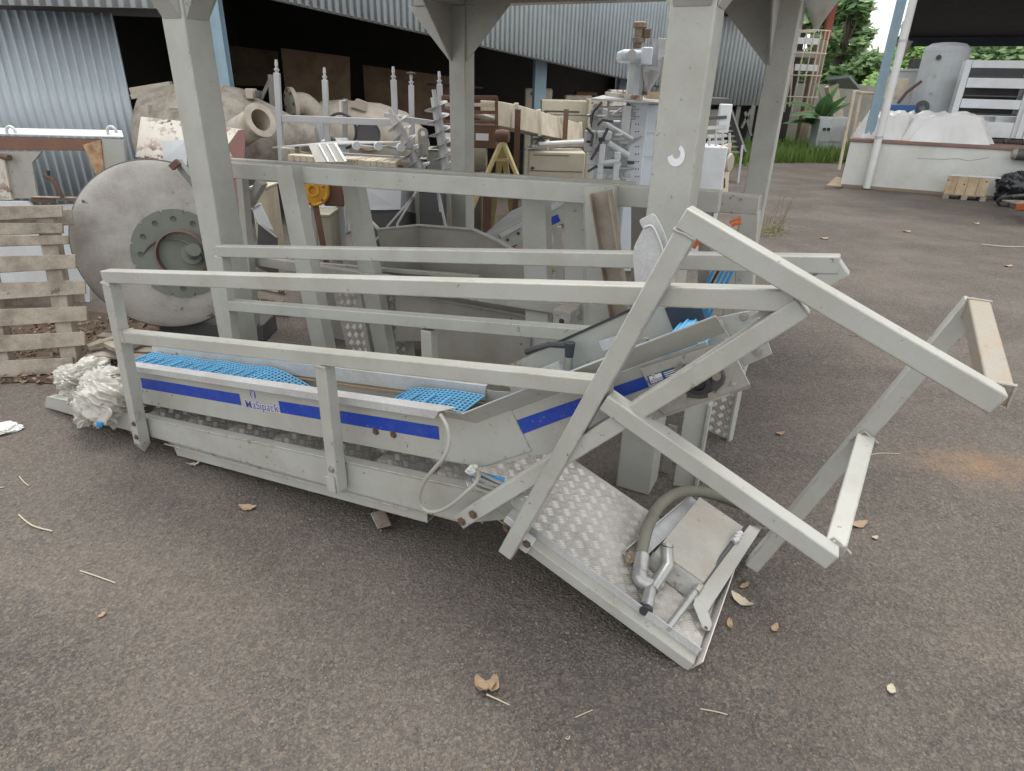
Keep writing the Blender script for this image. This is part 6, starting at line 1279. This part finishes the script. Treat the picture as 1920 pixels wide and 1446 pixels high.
for k in range(26):
    p0 = base+V((random.uniform(-1.6, 1.6), random.uniform(-.5, .5), random.uniform(.8, 2.0))); d = V((random.uniform(-1, 1), random.uniform(-.3, .3), random.uniform(.2, 1))).normalized()
    dt.tube([p0, p0+d*.5, p0+d*.9+UP*.15+V((random.uniform(-.3, .3), 0, 0)), p0+d*1.3+UP*.1+V((random.uniform(-.5, .5), 0, 0))], [.035, .03, .02, .008], 5)
dt.tube([base, base+UP*1.2], .06, 8)
single('bare_shrub', dt, DRYTW, 'tangled bare pale shrub seen behind the slatted racks', 'shrub', base)
hg = T('far_fence', 'long dark boundary fence wall behind the trees', 'fence', (16, 42, 0))
hg.part('wall', MB().slab([V((4, 44, 0)), V((40, 36, 0)), V((40, 36, 1.9)), V((4, 44, 1.9))], V((0, .2, 0))), mat('fence_grey', (92, 94, 84), .9)); hg.part('coping', MB().beam(V((4, 44, 1.95)), V((40, 36, 1.95)), .3, .1), CONC)
# ------------------------------------------------------------------ weeds by the tall far post
random.seed(21)
wdt = T('dry_weed', 'straggly dry weed growing at the foot of the far post', 'weed', G(1450, 430))
for k in range(16):
    p = G(1440+random.uniform(-10, 26), 436+random.uniform(-6, 6)); h = random.uniform(.15, .55); dx = V((random.uniform(-.05, .3), random.uniform(-.1, .1), 0))
    pts = [p, p+UP*h*.5+dx*.2, p+UP*h+dx*.7, p+UP*h*.95+dx*1.1]; s_ = wdt.part('stalk', MB().tube(pts, [.004, .0035, .0025, .0015], 5), DRYTW)
lfm = MB()
for k in range(420):
    p = G(1446+random.gauss(0, 14), 438+random.gauss(0, 5))+UP*abs(random.gauss(0, .06)); a = V((random.gauss(0, 1), random.gauss(0, 1), random.gauss(0, .6))).normalized()*.022; b = a.orthogonal().normalized()*.006; lfm.add([p-a, p+b, p+a, p-b], [(0, 1, 2, 3)])
wdt.part('leaf_tuft', lfm, foliage('dull_weed_leaf', (.12, .13, .05), (.28, .25, .14)), kind='stuff')
# ------------------------------------------------------------------ litter
random.seed(33)
def leafmesh(c, L_, W_, ang, curl, seed):
    r = random.Random(seed); d = V((math.cos(ang), math.sin(ang), 0)); s_ = V((-d.y, d.x, 0)); mb = MB()
    def fn(s, t):
        w = W_*math.sin(math.pi*min(1, s*.94+.03))**.8*(1+.25*noise.noise(V((s*5+seed, t*2, 0))))
        return c+d*(s-.5)*L_+s_*(t-.5)*2*w+UP*(.004+curl*((s-.5)**2*2.2+abs(t-.5)*1.2*W_/L_)+.006*noise.noise(V((s*7, t*7, seed))))
    return mb.grid(fn, 8, 4)
leaves = [(1390, 1130, .085, .02, 2.3, .03, 'curled tan leaf lying by the platform end'), (1610, 985, .085, .02, .4, .015, 'broad tan leaf lying beyond the end rail'), (1452, 1180, .045, .011, .9, .012, 'small greyish leaf on the asphalt near the platform end'), (1640, 1010, .03, .01, .3, .01, None), (1462, 815, .05, .014, .2, .02, 'pale curled leaf below the conveyor head'), (465, 954, .075, .02, -.1, .02, 'pale twisted leaf in front of the drip pan'), (365, 873, .06, .012, .5, .03, 'dry leaf caught at the drip pan corner'), (1368, 1172, .05, .010, 1.3, .012, 'dark curled leaf at the platform corner'), (1395, 1100, .05, .009, .6, .01, 'narrow tan leaf by the end plate'), (1670, 1295, .04, .012, 1.0, .01, 'tiny pale leaf on the open asphalt'), (1545, 448, .11, .04, .1, .02, None), (1700, 435, .11, .04, .2, .02, None), (1830, 420, .09, .03, .1, .02, None), (1890, 500, .10, .03, .3, .02, None), (1790, 635, .07, .03, .2, .02, None), (30, 640, .05, .02, 1, .01, None), (192, 1155, .03, .008, 1.2, .01, None)]
for k, (x, y, L_, W_, an, cu, lb_) in enumerate(leaves):
    o = single('dry_leaf', leafmesh(G(x, y), L_, W_, an, cu, k), LEAFM if k % 3 else STRAW, lb_ or 'small fallen dry leaf lying on the open asphalt', 'leaf', G(x, y), group='fallen leaves on the asphalt')
lf2 = T('curled_leaf', 'curled brown leaf with long straw stalk on the open asphalt', 'leaf', G(918, 1298))
for k, (dx, an) in enumerate(((0, .3), (.02, 1.4), (-.015, 2.2))): lf2.part('blade', leafmesh(G(912, 1292)+V((dx, 0, .006)), .06, .017, an, .03, 50+k), LEAFM)
lf2.part('stalk', MB().tube([G(912, 1302, .012), G(932, 1311, .006), G(955, 1322, .003)], [.0024, .002, .0016], 6), STRAW)
straws = [((35, 965), (60, 985), (98, 996), .004, 'long pale curved straw near the film bundle'), ((150, 1070), (180, 1080), (216, 1093), .003, 'long thin pale straw on the asphalt'), ((36, 893), (44, 903), (54, 911), .003, 'short pale straw left of the stairs'), ((0, 914), (4, 914), (8, 913), .003, 'tiny straw end far left of the stairs'), ((1079, 1345), (1095, 1338), (1111, 1331), .002, 'short straight straw beyond the curled leaf'), ((1313, 1329), (1340, 1334), (1364, 1340), .0022, 'thin straw right of the curled leaf'), ((1840, 458), (1880, 462), (1920, 463), .008, 'pale stick lying across the far asphalt'), ((1590, 628), (1612, 630), (1635, 633), .004, 'brown twig below the platform handrail'), ((1625, 855), (1650, 850), (1685, 851), .0025, 'pale stalk beyond the end mid rail'), ((1060, 1384), (1066, 1386), (1068, 1380), .002, 'tiny curl of straw near the lower picture')]
for k, (a, b, c, r, lb_) in enumerate(straws):
    single('straw', MB().tube(smooth_path([G(*a, r), G(*b, r*1.6), G(*c, r)], 6), r*.72, 6), STRAW if k != 7 else DRYTW, lb_.replace('near the lower picture', 'on the asphalt past the short straws'), 'straw', G(*b))
o = crumple('plastic_scrap', G(10, 803, .014), .07, .06, .02, PLASTIC, 'flattened scrap of white plastic lying left of the stairs', 'plastic scrap', 41, .4, 5, 2.0, 1.2)
# loose grit and chippings
random.seed(44); gr = MB()
for i in range(16000):
    x = random.uniform(-20, 1940); y = 640+820*random.random()**.8
    p = G(x, y)
    if noise.noise(p*1.6)+.5*noise.noise(p*5) < random.uniform(-.25, .45): continue
    s_ = random.uniform(.0012, .0036)*(2.0 if random.random() < .05 else 1)
    a = random.uniform(0, 6.28); c, n = math.cos(a)*s_, math.sin(a)*s_
    gr.add([p+V((c, n, 0)), p+V((-n, c, 0)), p+V((-c, -n, 0)), p+V((n, -c, 0)), p+V((c*.3, n*.2, s_*1.1))], [(0, 1, 4), (1, 2, 4), (2, 3, 4), (3, 0, 4)])
single('loose_grit', gr, mat('grit_stone', (138, 126, 112), .9, fine=.3, dirt=(90, 82, 74), dirt_amt=.7, dirt_scale=40), 'loose grit scattered over the worn asphalt', 'grit', (0, 0, 0), kind='stuff')
# soil and leaf litter under the pallet and dish
so_ = MB(); so_.add([G(-60, 720, .006), G(60, 716, .006), G(130, 722, .006), G(230, 705, .006), G(330, 690, .006), G(330, 600, .006), G(-60, 560, .006)], [(0, 1, 2, 3, 4, 5, 6)])
struct('litter_soil', so_, SOIL)
ll = MB(); random.seed(55)
for i in range(900):
    x = random.uniform(-20, 320); y = random.uniform(600, 722); p = G(x, y)+UP*random.uniform(.008, .03); a = V((random.gauss(0, 1), random.gauss(0, 1), random.gauss(0, .35))).normalized()*random.uniform(.012, .03); b = a.orthogonal().normalized()*.01
    ll.add([p-a, p+b, p+a+UP*.004, p-b], [(0, 1, 2, 3)])
for i in range(420):
    p = FP(random.uniform(470, 545), random.uniform(590, 660), .9); p.z = .01+random.uniform(0, .08); a = V((random.gauss(0, 1), random.gauss(0, 1), random.gauss(0, .5))).normalized()*random.uniform(.012, .03); b = a.orthogonal().normalized()*.01
    ll.add([p-a, p+b, p+a+UP*.004, p-b], [(0, 1, 2, 3)])
single('leaf_litter', ll, foliage('leaf_litter', (.10, .07, .045), (.28, .22, .16), .9, .05), 'brown leaf litter drifted under the pallet and round dish', 'leaf litter', G(150, 700), kind='stuff')
